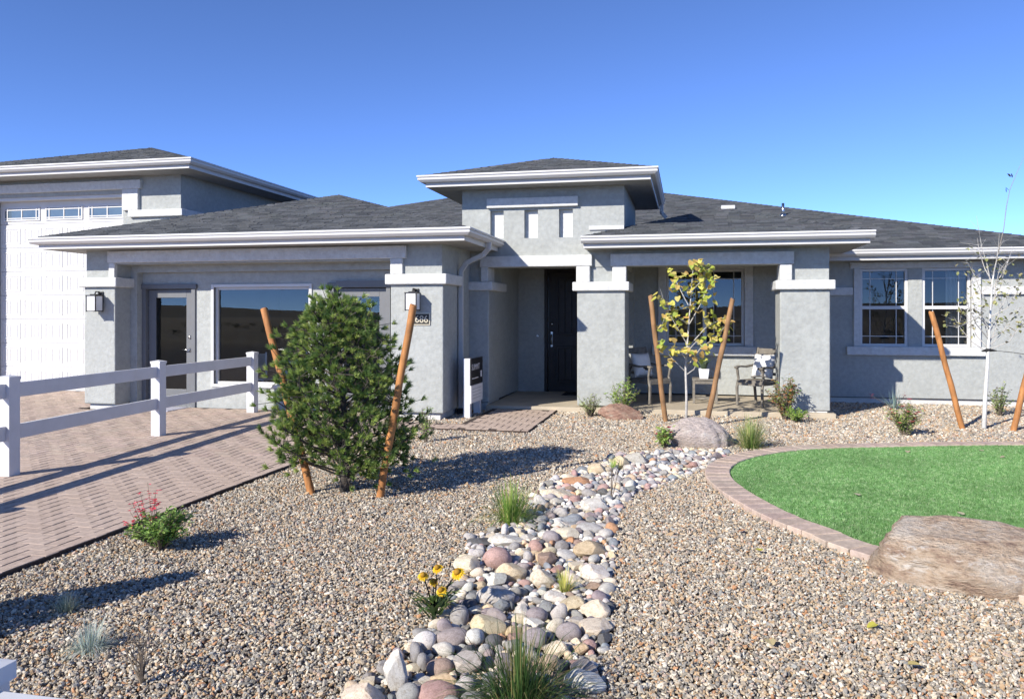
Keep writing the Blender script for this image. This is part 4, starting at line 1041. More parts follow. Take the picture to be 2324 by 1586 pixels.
for k, (x, y, r_) in enumerate(fill):
    tn = random.choices(tn_keys, tn_w)[0]; ang = random.random() < (0.75 if tn in ('cream', 'chalky white', 'yellowish', 'tan') else 0.45)
    h = r_ * random.uniform(0.85, 1.4); el = random.uniform(0.55, 1.0)
    if k < NS:
        shp = 'broken angular' if ang else ('slender oval' if el < 0.68 else ('flat' if h < 1.08 * r_ else 'rounded'))
        near = min(LAND, key=lambda q: (q[0] - x) ** 2 + (q[1] - y) ** 2)[2]
        lab = '%s %s %s creek stone %s' % (('small' if r_ < 0.04 else 'medium'), tn, shp, near)
        put_stone(x, y, r_ * 1.08, r_ * el, h, tn, ang, lab, sink=0.2)
    else:
        me = random.choice(AM if ang else SM); M = Matrix.Translation((x, y, h * 0.42 - 0.02)) @ Matrix.Rotation(random.uniform(0, 6.28), 4, 'Z') @ Matrix.Diagonal((r_ * 1.08, r_ * el, h * 0.62, 1))
        massv.mesh([M @ v_.co for v_ in me.vertices], [tuple(p_.vertices) for p_ in me.polygons], jit(tuple(1.25 * q_ for q_ in TINT[tn]), 0.1))
if massv.v: tag(massv.build('creek_pebbles', 'stone_mass', None, smooth=True), 'small mixed cobbles filling the gaps of the dry creek bed', None, kind='stuff')

# boulders
def boulder(name, label, c, size, mat, seed, rz=0.0, flat=0.0, cuts=9, block=None):
    rs = np.random.default_rng(seed); bm = bmesh.new(); bmesh.ops.create_icosphere(bm, subdivisions=5, radius=1.0)
    co = np.array([v_.co for v_ in bm.verts])
    if block: co = np.sign(co) * np.abs(co) ** block
    for _ in range(cuts):
        d = rs.normal(size=3); d[2] *= 0.7; d /= np.linalg.norm(d); lim = rs.uniform(0.6, 0.85) * (1.3 if block else 1); over = np.clip(co @ d - lim, 0, None); co -= np.outer(over * 0.93, d)
    for fq, am in ((2.2, 0.05), (5, 0.035), (11, 0.022), (24, 0.012)):
        ph = rs.uniform(0, 6, (3, 3)); dr = rs.normal(size=(3, 3))
        s__ = sum(np.sin(co @ dr[i] * fq + ph[i, 0]) for i in range(3)); co *= (1 + am * s__ / 1.7)[:, None]
    if flat: co[:, 2] = np.where(co[:, 2] > 1 - flat, (1 - flat) + (co[:, 2] - 1 + flat) * 0.2, co[:, 2])
    for v_, q in zip(bm.verts, co): v_.co = (q[0] * size[0], q[1] * size[1], q[2] * size[2])
    me = bpy.data.meshes.new(name); bm.to_mesh(me); bm.free(); me.materials.append(MATS[mat]); me.polygons.foreach_set('use_smooth', [True] * len(me.polygons))
    o = bpy.data.objects.new(name, me); COL.objects.link(o); o.location = c; o.rotation_euler = (0, 0, rz); tag(o, label, 'boulder', None); return o
p = onG(2195, 1300); bo = boulder('boulder', 'wide flat tan and brown boulder overlapping the lawn edging', (p.x + 0.07, p.y + 0.02, 0.02), (0.66, 0.46, 0.245), 'boulder_tan', 33, rz=-0.22, cuts=9, block=0.62)
p = onG(1583, 1012); boulder('boulder', 'rounded pale pinkish grey boulder at the head of the creek bed', (p.x, p.y + 0.22, 0.02), (0.45, 0.36, 0.31), 'boulder_pink', 8, rz=0.3)
p = onG(1412, 950); boulder('boulder', 'low reddish boulder in front of the main porch pillar', (p.x, p.y + 0.12, 0.02), (0.37, 0.24, 0.20), 'boulder_red', 14, rz=0.15)
# ------------------------------------------------------------------ fences of white vinyl
def fence(name, label, posts, rails, loc, dz=0.0):
    f = thing(name, label, 'fence', loc)
    for (x, y) in posts:
        b = MB().box(x - 0.066, x + 0.066, y - 0.066, y + 0.066, -0.03, 0.985)
        p = b.build('post', 'white_vinyl', f, bevel=0.004)
        c = MB().box(x - 0.072, x + 0.072, y - 0.072, y + 0.072, 0.965, 0.995)
        zt = 1.012; a = 0.072
        c.mesh([(x - a, y - a, 0.995), (x + a, y - a, 0.995), (x + a, y + a, 0.995), (x - a, y + a, 0.995), (x, y, zt)], [(0, 1, 4), (1, 2, 4), (2, 3, 4), (3, 0, 4)])
        o = c.build('cap', 'white_vinyl', None); o.parent = p
    for (p0, p1) in rails:
        for z in (0.44 + dz, 0.855 + dz):
            MB().bar((p0[0], p0[1], z), (p1[0], p1[1], z), 0.045, 0.145).build('rail', 'white_vinyl', f, bevel=0.004)
    return f
q1 = onG(15, 1086); q2 = onG(353, 993); q3 = onG(569, 939)
A = [(q1.x - 0.03, q1.y + 0.06), (q2.x - 0.0, q2.y + 0.06), (q3.x, q3.y + 0.05)]
A0 = (A[0][0] * 2 - A[1][0], A[0][1] * 2 - A[1][1])
fence('rail_fence', 'white two-rail vinyl fence crossing the paver driveway up to the office window', [A0] + A, [(A0, A[0]), (A[0], A[1]), (A[1], A[2])], (A[0][0], A[0][1], 0))
B = [(-3.675, 1.10), (-1.222, 1.10), (1.23, 1.10)]
fence('rail_fence', 'white two-rail vinyl fence along the front edge of the gravel yard', B, [(B[0], B[1]), (B[1], B[2])], (-1.222, 1.10, 0), 0.04)

# ------------------------------------------------------------------ wall lanterns, plaque, sign, mats
def lantern(x, y, z0, z1, label):
    l = thing('wall_lantern', label, 'wall light', (x, y, z0), 'black wall lanterns on the office piers')
    yc = y - 0.15; w_ = 0.085; zt = z1 - 0.075
    MB().box(x - 0.055, x + 0.055, y - 0.02, y + 0.002, zt - 0.12, z1 - 0.005).build('back_plate', 'black_metal', l, bevel=0.008)
    MB().tube([(x, y - 0.01, zt - 0.03), (x, y - 0.05, z1 - 0.01), (x, y - 0.12, z1 - 0.01), (x, yc, zt + 0.015)], 0.012, 8).build('arm', 'black_metal', l, smooth=True)
    b = MB().box(x - w_ - 0.012, x + w_ + 0.012, yc - w_ - 0.012, yc + w_ + 0.012, zt - 0.008, zt + 0.008)
    b.box(x - 0.05, x + 0.05, yc - 0.05, yc + 0.05, zt + 0.008, zt + 0.024); b.build('roof', 'black_metal', l)
    fr_ = MB().box(x - w_, x + w_, yc - w_, yc + w_, z0, z0 + 0.014)
    for sx in (-1, 1):
        for sy in (-1, 1): fr_.box(x + sx * w_ - 0.008, x + sx * w_ + 0.008, yc + sy * w_ - 0.008, yc + sy * w_ + 0.008, z0 - 0.004, zt - 0.002)
    fr_.build('frame', 'black_metal', l)
    for (q) in ((x - w_ + 0.009, x + w_ - 0.009, yc - w_ - 0.002, yc - w_ + 0.002), (x - w_ + 0.009, x + w_ - 0.009, yc + w_ - 0.002, yc + w_ + 0.002), (x - w_ - 0.002, x - w_ + 0.002, yc - w_ + 0.009, yc + w_ - 0.009), (x + w_ - 0.002, x + w_ + 0.002, yc - w_ + 0.009, yc + w_ - 0.009)):
        MB().box(*q, z0 + 0.014, zt - 0.008).build('pane', 'lamp_glass', l)
lantern(-9.66, YL - 0.03, 1.66, 2.0, 'black box lantern with pale glass on the pier beside the tall garage')
lantern(-4.07, YL - 0.03, 1.67, 2.01, 'black box lantern with pale glass above the house number')
def text(body, size, mat, parent, loc, rot, ext=0.002, align='LEFT', name='lettering'):
    c = bpy.data.curves.new(name, 'FONT'); c.body = body; c.size = size; c.extrude = ext; c.align_x = align; c.materials.append(MATS[mat])
    o = bpy.data.objects.new(name, c); COL.objects.link(o); o.parent = parent; o.location = Vector(loc) - Vector(parent.location); o.rotation_euler = rot; return o
pl = thing('house_number', 'dark plaque with pale rim and the number 686 below a lantern', 'house number', (-4.0, YL - 0.03, 1.45))
MB().box(-4.19, -3.835, YL - 0.05, YL - 0.028, 1.445, 1.635).build('rim', 'plaque_rim', pl, bevel=0.005)
MB().box(-4.172, -3.853, YL - 0.056, YL - 0.045, 1.463, 1.617).build('plate', 'plaque', pl)
text('686', 0.155, 'plaque_rim', pl, (-3.862, YL - 0.058, 1.486), (R(90), 0, 0), align='RIGHT').scale = (0.92, 1, 1)
# yard sign, its face turned to the walk
sx, y0, y1 = -3.33, 11.98, 12.58
sg = thing('yard_sign', 'small white-posted sign with black panel reading SUMMIT beside the walk', 'sign', (sx, 12.28, 0))
MB().box(sx - 0.09, sx + 0.02, y0 - 0.045, y0 + 0.045, -0.03, 0.92).build('post', 'white_vinyl', sg, bevel=0.004)
MB().box(sx - 0.09, sx + 0.02, y1 - 0.045, y1 + 0.045, -0.03, 0.90).build('post', 'white_vinyl', sg, bevel=0.004)
MB().box(sx + 0.02, sx + 0.04, y0 - 0.05, y1 + 0.06, 0.50, 0.92).build('panel', 'sign_black', sg)
MB().box(sx + 0.02, sx + 0.04, y0 - 0.05, y1 + 0.06, 0.22, 0.495).build('panel', 'sign_white', sg)
text('SUMMIT', 0.135, 'sign_white', sg, (sx + 0.042, y0 - 0.02, 0.735), (R(90), 0, R(90)), 0.001)
MB().box(sx + 0.04, sx + 0.043, y0, y1 - 0.22, 0.595, 0.61).build('printed_line', 'sign_white', sg)
MB().box(sx + 0.04, sx + 0.043, y1 - 0.08, y1 + 0.0, 0.60, 0.70).build('printed_mark', 'sign_white', sg)
for i in range(4): MB().box(sx + 0.04, sx + 0.042, y0 + 0.03, y1 - 0.05 * (i % 2) - 0.03, 0.43 - i * 0.05, 0.443 - i * 0.05).build('printed_line', 'sign_grey', sg)
mt = MB().box(-2.35, -1.35, 14.98, 15.55, 0.068, 0.085).build('doormat', 'mat_dark', None, bevel=0.006); tag(mt, 'dark doormat in front of the shaded entry door', 'doormat')
mt = MB().box(-9.15, -8.3, 11.45, 12.0, 0.018, 0.034).build('doormat', 'mat_grey', None, bevel=0.006); tag(mt, 'pale grey doormat outside the left office door', 'doormat')

# ------------------------------------------------------------------ porch furniture
def porch_chair(x, y, rz, label, pil_label):
    z = 0.07; M = Matrix.Translation((x, y, z)) @ Matrix.Rotation(rz, 4, 'Z'); c = thing('porch_chair', label, 'chair', (x, y, z), 'weathered wooden armchairs on the porch')
    def P(a): return M @ Vector(a)
    def bar(nm, a, b_, wx, wz, up=(0, 0, 1)): return MB().bar(P(a), P(b_), wx, wz, up=M.to_3x3() @ Vector(up)).build(nm, 'chair_wood', c, bevel=0.006)
    W = 0.25; Dp = 0.24
    for sx in (-1, 1):
        b = MB().tube([P((sx * W, -Dp, 0)), P((sx * W, -Dp - 0.01, 0.3)), P((sx * W, -Dp + 0.03, 0.46)), P((sx * W, -Dp - 0.01, 0.63))], [0.024, 0.026, 0.022, 0.026], 6); b.build('leg', 'chair_wood', c)
        b = MB().tube([P((sx * W, Dp + 0.05, 0)), P((sx * W, Dp - 0.01, 0.42)), P((sx * W, Dp + 0.12, 0.96))], [0.024, 0.026, 0.022], 6); b.build('leg', 'chair_wood', c)
        b = MB()
        pts = [(sx * W, -Dp - 0.05, 0.635), (sx * W, -Dp + 0.06, 0.655), (sx * W, 0.0, 0.64), (sx * W, Dp, 0.665)]
        for i in range(3): b.bar(P(pts[i]), P(pts[i + 1]), 0.065, 0.03)
        b.build('armrest', 'chair_wood', c, bevel=0.006)
        bar('side_rail', (sx * W, -Dp, 0.38), (sx * W, Dp, 0.38), 0.03, 0.06)
    for i in range(6): MB().box(-W + 0.01, W - 0.01, -Dp + i * 0.08, -Dp + i * 0.08 + 0.07, 0.41, 0.43, M=M).build('seat_slat', 'chair_wood', c, bevel=0.004)
    bar('front_rail', (-W, -Dp, 0.375), (W, -Dp, 0.375), 0.03, 0.07)
    bar('top_rail', (-W, Dp + 0.115, 0.90), (W, Dp + 0.115, 0.90), 0.03, 0.10)
    bar('low_rail', (-W, Dp + 0.015, 0.52), (W, Dp + 0.015, 0.52), 0.028, 0.05)
    for s_ in (-1, 1):
        bar('cross_slat', (s_ * -W * 0.9, Dp + 0.03, 0.54), (s_ * W * 0.1, Dp + 0.10, 0.86), 0.02, 0.035, (0, 1, 0)); bar('cross_slat', (s_ * W * 0.9, Dp + 0.035, 0.54), (s_ * W * -0.1, Dp + 0.105, 0.86), 0.02, 0.035, (0, 1, 0))
    # throw pillow leaning on the backrest
    bm = bmesh.new(); bmesh.ops.create_grid(bm, x_segments=14, y_segments=14, size=0.21)
    me = bpy.data.meshes.new('throw_pillow'); vs = []; fs = []; n_ = 15
    for side in (1, -1):
        for i in range(n_):
            for j in range(n_):
                a, b_ = -1 + 2 * i / (n_ - 1), -1 + 2 * j / (n_ - 1); th = 0.075 * (1 - a ** 4) ** 0.5 * (1 - b_ ** 4) ** 0.5
                pin = 1 - 0.10 * (1 - a * a) * (abs(b_) > 0.5) * abs(b_) - 0.10 * (1 - b_ * b_) * (abs(a) > 0.5) * abs(a)
                vs.append((a * 0.22 * pin, side * th, b_ * 0.22 * pin))
    for s_ in range(2):
        o_ = s_ * n_ * n_
        for i in range(n_ - 1):
            for j in range(n_ - 1):
                q = (o_ + i * n_ + j, o_ + (i + 1) * n_ + j, o_ + (i + 1) * n_ + j + 1, o_ + i * n_ + j + 1); fs.append(q if s_ else q[::-1])
    bm.free(); MP = M @ Matrix.Translation((-0.02, Dp - 0.06, 0.655)) @ Matrix.Rotation(R(-16), 4, 'X')
    pp = thing('throw_pillow', pil_label, 'pillow', MP.translation, 'white pillows on the porch chairs')
    b = MB(); b.mesh([MP @ Vector(v_) for v_ in vs], fs); b.build('cover', 'cushion', pp, smooth=True, fixn=True)
    for (ax, az, rx, rz_) in ((0.03, -0.09, 0.055, 0.032), (0.075, -0.12, 0.03, 0.02), (-0.03, -0.07, 0.028, 0.02)):
        b = MB(); b.mesh([MP @ Vector((ax + rx * math.cos(k * 0.524), -0.077, az + rz_ * math.sin(k * 0.524))) for k in range(12)], [tuple(range(12))]); b.build('print', 'print_dark', pp)
porch_chair(-0.64, 14.05, R(48), 'dark weathered wooden armchair in the shade behind the main porch pillar', 'white printed pillow on the shaded porch chair')
porch_chair(1.18, 14.10, R(-40), 'weathered grey wooden armchair in sunlight beside the right porch pillar', 'white printed pillow on the sunlit porch chair')
z = 0.07; tx, ty = 0.30, 14.30
tb = thing('side_table', 'small square weathered wooden side table between the porch chairs', 'table', (tx, ty, z))
for i in range(5): MB().box(tx - 0.22, tx + 0.22, ty - 0.22 + i * 0.089, ty - 0.22 + i * 0.089 + 0.083, z + 0.40, z + 0.425).build('top_slat', 'chair_wood', tb, bevel=0.003)
for sx in (-1, 1):
    for sy in (-1, 1): MB().box(tx + sx * 0.19 - 0.02, tx + sx * 0.19 + 0.02, ty + sy * 0.19 - 0.02, ty + sy * 0.19 + 0.02, z, z + 0.40).build('leg', 'chair_wood', tb, bevel=0.003)
for sy in (-1, 1): MB().box(tx - 0.17, tx + 0.17, ty + sy * 0.19 - 0.012, ty + sy * 0.19 + 0.012, z + 0.34, z + 0.398).build('apron', 'chair_wood', tb); MB().box(tx - 0.17, tx + 0.17, ty + sy * 0.19 - 0.01, ty + sy * 0.19 + 0.01, z + 0.08, z + 0.11).build('stretcher', 'chair_wood', tb)
zt = z + 0.425; pt_ = thing('potted_aloe', 'spiky aloe in a square white pot on the porch side table', 'potted plant', (tx - 0.02, ty - 0.05, zt))
x, y = tx - 0.02, ty - 0.05
b = MB(); b.mesh([(x - 0.07, y - 0.07, zt), (x + 0.07, y - 0.07, zt), (x + 0.07, y + 0.07, zt), (x - 0.07, y + 0.07, zt), (x - 0.09, y - 0.09, zt + 0.17), (x + 0.09, y - 0.09, zt + 0.17), (x + 0.09, y + 0.09, zt + 0.17), (x - 0.09, y + 0.09, zt + 0.17)],
   [(3, 2, 1, 0), (0, 1, 5, 4), (1, 2, 6, 5), (2, 3, 7, 6), (3, 0, 4, 7)]); b.mesh([(x - 0.08, y - 0.08, zt + 0.15), (x + 0.08, y - 0.08, zt + 0.15), (x + 0.08, y + 0.08, zt + 0.15), (x - 0.08, y + 0.08, zt + 0.15)], [(0, 1, 2, 3)]); b.build('pot', 'pot_white', pt_)
for i in range(13):
    a = i * 2.4; tl = random.uniform(0.15, 0.7); b = MB()
    b.tube([(x + 0.02 * math.cos(a), y + 0.02 * math.sin(a), zt + 0.14), (x + math.cos(a) * tl * 0.10, y + math.sin(a) * tl * 0.10, zt + 0.26), (x + math.cos(a) * tl * 0.22, y + math.sin(a) * tl * 0.22, zt + 0.38 - tl * 0.06)], [0.014, 0.011, 0.002], 6, col=jit((0.10, 0.14, 0.08))); b.build('leaf', 'foliage', pt_, smooth=True)
# ------------------------------------------------------------------ stakes
def stake(base, top, r_, mat, label):
    base = Vector(base); top = Vector(top); b = MB(); d = (top - base).normalized()
    a = d.cross(Vector((0.2, 1, 0))).normalized(); pts, rr = [], []
    for i in range(9):
        f_ = i / 8; pts.append(base.lerp(top, f_) + a * 0.004 * math.sin(i * 1.7 + base.x * 5)); rr.append(r_ * (1.04 - 0.08 * f_) * random.uniform(0.97, 1.03))
    pts.insert(0, base - d * 0.06); rr.insert(0, r_); pts.append(top + d * 0.006); rr.append(r_ * 0.85)
    b.tube(pts, rr, 14)
    o = b.build('tree_stake', mat, None, smooth=True, at=base); o.data.set_sharp_from_angle(angle=R(50)); tag(o, label, 'stake', 'round wooden stakes beside the young trees'); return o
def stake_px(bx, by, tx_, ty_, r_, mat, label, dd=0.0):
    d = depthG(by); stake(onG(bx, by), atD(tx_, ty_, d + dd), r_, mat, label)
stake_px(706, 1116, 599, 701, 0.033, 'stake_wood', 'orange wooden stake on the driveway side of the pine', 0.1)
stake_px(862, 1126, 938, 693, 0.033, 'stake_wood', 'orange wooden stake on the walk side of the pine', -0.1)
stake_px(1510, 955, 1476, 671, 0.038, 'stake_wood_brown', 'brown wooden stake between the yellow-leaved tree and the main porch pillar')
stake_px(1603, 965, 1663, 679, 0.038, 'stake_wood_brown', 'brown wooden stake between the yellow-leaved tree and the tufted grass')
stake_px(2184, 972, 2114, 708, 0.038, 'stake_wood', 'orange wooden stake below the twin windows')
stake_px(2300, 976, 2362, 716, 0.038, 'stake_wood', 'pale orange wooden stake past the white-barked tree')

# ------------------------------------------------------------------ pine
d0 = depthG(1112); pb = onG(783, 1112)
pine = thing('pine_tree', 'bushy young pinyon pine held between two orange stakes', 'tree', pb)
rc, up3 = Vector((CA, SA, 0)), Vector((0, 0, 1)); fw = Vector((-SA, CA, 0))
prof = [(0.10, 0.10), (0.20, 0.52), (0.30, 0.66), (0.50, 0.71), (0.75, 0.73), (1.0, 0.68), (1.2, 0.60), (1.4, 0.50), (1.55, 0.38), (1.68, 0.22), (1.80, 0.06)]
def prad(z): return float(np.interp(z, [p[0] for p in prof], [p[1] for p in prof]))
b = MB(); tp = [pb + Vector((0, 0, -0.03)), pb + Vector((0.01, 0, 0.25)), pb + Vector((-0.02, 0.01, 0.7)), pb + Vector((-0.05, 0, 1.2)), pb + Vector((-0.09, 0, 1.7))]
b.tube(tp, [0.052, 0.045, 0.034, 0.02, 0.006], 10); b.build('trunk', 'bark', pine, smooth=True)
def trunk_at(z):
    zs = [t_.z - pb.z for t_ in tp]; i = max(0, min(3, sum(1 for q in zs[1:] if q < z))); f_ = (z - zs[i]) / (zs[i + 1] - zs[i]); return tp[i].lerp(tp[i + 1], max(0, min(1, f_)))
br = MB(); nd = MB(); GR = [(0.235, 0.33, 0.085), (0.18, 0.275, 0.072), (0.31, 0.41, 0.10), (0.13, 0.21, 0.06), (0.40, 0.48, 0.14)]
def tuft(p, d, n_, L):
    d = Vector(d).normalized(); a = d.orthogonal().normalized(); c = d.cross(a); colr = random.choice(GR)
    for _ in range(n_):
        th = random.uniform(0, 6.28); sp = random.uniform(0.25, 1.15); dd = (d + (a * math.cos(th) + c * math.sin(th)) * sp).normalized()
        q = p - d * random.uniform(0, 0.03); L2 = L * random.uniform(0.75, 1.2); sd = dd.orthogonal().normalized() * 0.0040
        nd.mesh([q - sd, q + sd, q + dd * L2], [(0, 1, 2)], jit(colr, 0.2))
nb = 128
for i in range(nb):
    z = 0.14 + 1.6 * (i + random.random()) / nb; az = i * 2.39996 + random.uniform(-0.4, 0.4); R_ = prad(z) * random.uniform(0.72, 1.0)
    if z < 0.42 and random.random() < 0.45: continue
    z0 = max(0.06, z - 0.22 - 0.18 * R_) if z > 0.35 else z + 0.08
    s_ = trunk_at(z0); cen = trunk_at(min(z, 1.6)); e = Vector((cen.x + math.cos(az) * R_, cen.y + math.sin(az) * R_, pb.z + z + random.uniform(-0.03, 0.05)))
    mid = s_.lerp(e, 0.5) + Vector((0, 0, -0.04 if z > 0.4 else 0.03)) + Vector((random.uniform(-1, 1), random.uniform(-1, 1), 0)) * 0.03
    br.tube([s_, mid, e], [0.012 - 0.004 * z / 1.8, 0.008, 0.004], 5, False)
    out = Vector((math.cos(az), math.sin(az), 0.5)).normalized()
    for k in range(20):
        f_ = random.uniform(0.55 if z > 0.45 else 0.72, 1.02); q = s_.lerp(mid, f_ * 2) if f_ < 0.5 else mid.lerp(e, (f_ - 0.5) * 2)
        off = Vector((random.gauss(0, 1), random.gauss(0, 1), random.gauss(0.25, 0.8))) * (0.05 + 0.035 * f_)
        q2 = q + off; br.tube([q, q2], [0.004, 0.0025], 3, False); tuft(q2, (out * 0.7 + off.normalized() * 0.6 + Vector((0, 0, 0.35))), 40, 0.052)
    tuft(e, out, 30, 0.05)
for k in range(26): 
    zz_ = random.uniform(1.45, 1.79); q = trunk_at(min(zz_, 1.7)) + Vector((random.gauss(0, 0.05), random.gauss(0, 0.05), 0)); q.z = pb.z + zz_; tuft(q, (random.gauss(0, 0.4), random.gauss(0, 0.4), 1), 30, 0.045)
br.build('branch', 'bark', pine); o = nd.build('crown', 'foliage', pine); o['label'] = 'dense dark green needles'

# ------------------------------------------------------------------ broad-leaved young trees
def leaf_mesh(name, heart=True):
    b = MB()
    if heart: pts = [(0, 0, 0), (0.42, -0.02, 0.10), (0.50, 0.35, 0.08), (0.28, 0.75, 0.02), (0, 1.0, -0.06), (-0.28, 0.75, 0.02), (-0.50, 0.35, 0.08), (-0.42, -0.02, 0.10), (0, 0.45, -0.02)]
    else: pts = [(0, 0, 0), (0.26, 0.2, 0.05), (0.33, 0.5, 0.06), (0.18, 0.8, 0.02), (0, 1.0, -0.05), (-0.18, 0.8, 0.02), (-0.33, 0.5, 0.06), (-0.26, 0.2, 0.05), (0, 0.5, -0.02)]
    b.mesh(pts, [(i, i + 1, 8) for i in range(7)] + [(7, 0, 8)]); return b.data(name, 'leaf_col')
HL, OL = leaf_mesh('leaf'), leaf_mesh('leaf', False)
def add_leaf(tree, me, p, d, size, col):
    d = Vector(d).normalized(); sd = d.cross(Vector((random.uniform(-0.5, 0.5), random.uniform(-1, 0.2), 1))).normalized(); up = sd.cross(d)
    M = Matrix(((sd.x, d.x, up.x, p[0]), (sd.y, d.y, up.y, p[1]), (sd.z, d.z, up.z, p[2]), (0, 0, 0, 1))) @ Matrix.Diagonal((size, size, size, 1))
    link_copy('leaf', me, M, tree, col)
d1 = depthG(960); yb = onG(1557, 962)
yt = thing('young_tree', 'slender young tree with sparse yellow-green leaves between brown stakes', 'tree', yb)
def A_(px, py, dd=0.0): return atD(px, py, d1 + dd)
b = MB(); b.tube([yb - Vector((0, 0, 0.03)), A_(1558, 900), A_(1556, 840), A_(1560, 780), A_(1566, 700), A_(1572, 620), A_(1576, 592)], [0.021, 0.019, 0.017, 0.014, 0.010, 0.006, 0.003], 8); b.build('trunk', 'bark_pale', yt, smooth=True)
limbs = [[(1557, 835), (1590, 790), (1625, 765), (1650, 735)], [(1557, 845), (1532, 820), (1505, 790), (1492, 772)], [(1559, 780), (1535, 740), (1512, 700), (1498, 655)], [(1562, 740), (1590, 690), (1612, 640), (1622, 625)], [(1560, 790), (1600, 745), (1640, 722), (1662, 712)],
  [(1566, 700), (1545, 660), (1528, 625), (1520, 612)], [(1562, 735), (1530, 715), (1508, 722), (1500, 745)], [(1570, 660), (1590, 640), (1606, 615), (1612, 605)], [(1558, 800), (1580, 775), (1600, 790), (1615, 800)], [(1558, 815), (1540, 795), (1530, 790), (1520, 785)], [(1558, 850), (1575, 838), (1583, 820), (1585, 810)]]
lb = MB(); ycol = [(0.60, 0.56, 0.11), (0.68, 0.62, 0.14), (0.46, 0.52, 0.09), (0.36, 0.45, 0.08), (0.70, 0.60, 0.20), (0.58, 0.40, 0.13)]; nl = 0
for li, lm in enumerate(limbs):
    dy_ = random.uniform(-0.25, 0.25); pts = [A_(px, py, dy_ * k / 3) for k, (px, py) in enumerate(lm)]
    lb.tube(pts, [0.008, 0.006, 0.004, 0.002], 5, False)
    for k in range(14 if li < 8 else 6):
        f_ = random.uniform(0.35, 1.0) * 2.999; i = int(f_); q = pts[i].lerp(pts[i + 1], f_ - i) + Vector((random.gauss(0, 0.045), random.gauss(0, 0.07), random.gauss(0, 0.045)))
        add_leaf(yt, HL, q, (random.gauss(0, 0.7), random.gauss(-0.2, 0.7), random.uniform(-1.0, 0.25)), random.uniform(0.06, 0.11), jit(random.choice(ycol), 0.15))
for k in range(170):
    py = random.uniform(588, 800); xl = np.interp(py, [588, 610, 640, 665, 700, 740, 770, 800], [1566, 1545, 1528, 1500, 1503, 1508, 1515, 1545]); xr = np.interp(py, [588, 610, 640, 700, 730, 770, 800], [1590, 1612, 1626, 1622, 1664, 1656, 1604]); q = A_(random.uniform(xl, xr), py, random.gauss(0, 0.16))
    add_leaf(yt, HL, q, (random.gauss(0, 0.7), random.gauss(-0.2, 0.7), random.uniform(-1, 0.3)), random.uniform(0.065, 0.11), jit(random.choice(ycol), 0.15))
for (px, py) in ((1521, 813), (1560, 790), (1575, 795)): add_leaf(yt, HL, A_(px, py, -0.05), (0.2, -0.5, -1), 0.09, (0.5, 0.36, 0.10))
lb.build('branch', 'bark_pale', yt)
d2 = depthG(970); wb = onG(2233, 972)
wt = thing('white_barked_tree', 'slim white-barked tree with sparse tiny leaves and a bare leader', 'tree', wb)
def B_(px, py, dd=0.0): return atD(px, py, d2 + dd)
b = MB(); b.tube([wb - Vector((0, 0, 0.03)), B_(2236, 900), B_(2241, 830), B_(2243, 790), B_(2246, 740), B_(2252, 640), B_(2260, 598)], [0.034, 0.028, 0.024, 0.020, 0.015, 0.010, 0.008], 9); b.build('trunk', 'bark_white', wt, smooth=True)
b = MB(); b.tube([B_(2260, 598), B_(2278, 520), B_(2284, 470), B_(2292, 430), B_(2309, 390), B_(2325, 355)], [0.008, 0.006, 0.005, 0.004, 0.003, 0.0015], 7); b.build('leader', 'twig_grey', wt, smooth=True)
lb = MB(); wcol = [(0.36, 0.37, 0.14), (0.44, 0.44, 0.22), (0.25, 0.27, 0.10), (0.50, 0.45, 0.20), (0.10, 0.09, 0.06)]
wl = [[(2243, 790), (2215, 760), (2195, 720), (2170, 690)], [(2244, 770), (2290, 745), (2320, 735), (2350, 720)], [(2248, 690), (2268, 660), (2278, 620), (2290, 590)], [(2246, 740), (2212, 700), (2205, 660), (2208, 625)], [(2247, 715), (2256, 680), (2262, 640), (2270, 600)], [(2242, 800), (2205, 775), (2180, 745), (2165, 720)], [(2242, 790), (2270, 760), (2300, 720), (2318, 690)], [(2244, 770), (2215, 735), (2200, 700), (2190, 665)], [(2245, 755), (2265, 720), (2285, 670), (2300, 630)], [(2248, 700), (2225, 660), (2210, 620), (2192, 590)], [(2250, 660), (2275, 620), (2288, 590), (2300, 560)],
  [(2247, 720), (2285, 700), (2310, 660), (2322, 620)], [(2246, 745), (2222, 720), (2190, 735), (2170, 745)], [(2252, 640), (2235, 610), (2222, 570), (2218, 540)], [(2254, 625), (2262, 590), (2266, 560), (2268, 530)], [(2243, 785), (2260, 745), (2270, 700), (2275, 660)], [(2244, 765), (2230, 720), (2228, 690), (2225, 660)], [(2250, 650), (2240, 600), (2228, 560), (2216, 490)], [(2243, 795), (2290, 775), (2312, 745), (2330, 715)]]
for li, lm in enumerate(wl):
    dy_ = random.uniform(-0.35, 0.35); pts = [B_(px, py, dy_ * k / 3) for k, (px, py) in enumerate(lm)]
    lb.tube(pts, [0.009, 0.006, 0.004, 0.0015], 5, False)
    for k in range(7):
        i = random.choice((1, 1, 2)); q = pts[i].lerp(pts[i + 1], random.random()); e = q + Vector((random.gauss(0, 0.11), random.gauss(0, 0.11), random.uniform(0.02, 0.18))); lb.tube([q, e], [0.003, 0.0012], 4, False); pts.append(e)
    for k in range(19):
        if random.random() < 0.5: f_ = random.uniform(0.3, 1.0) * 2.999; i = int(f_); q = pts[i].lerp(pts[i + 1], f_ - i)
        else: q = random.choice(pts[4:])
        q = q + Vector((random.gauss(0, 0.03), random.gauss(0, 0.05), random.gauss(0, 0.03)))
        if q.z > 2.6 or (q.z > 2.35 and random.random() < 0.7): continue
        add_leaf(wt, OL, q, (random.gauss(0, 0.7), random.gauss(-0.2, 0.7), random.uniform(-1, 0.4)), random.uniform(0.045, 0.075), jit(random.choice(wcol), 0.15))
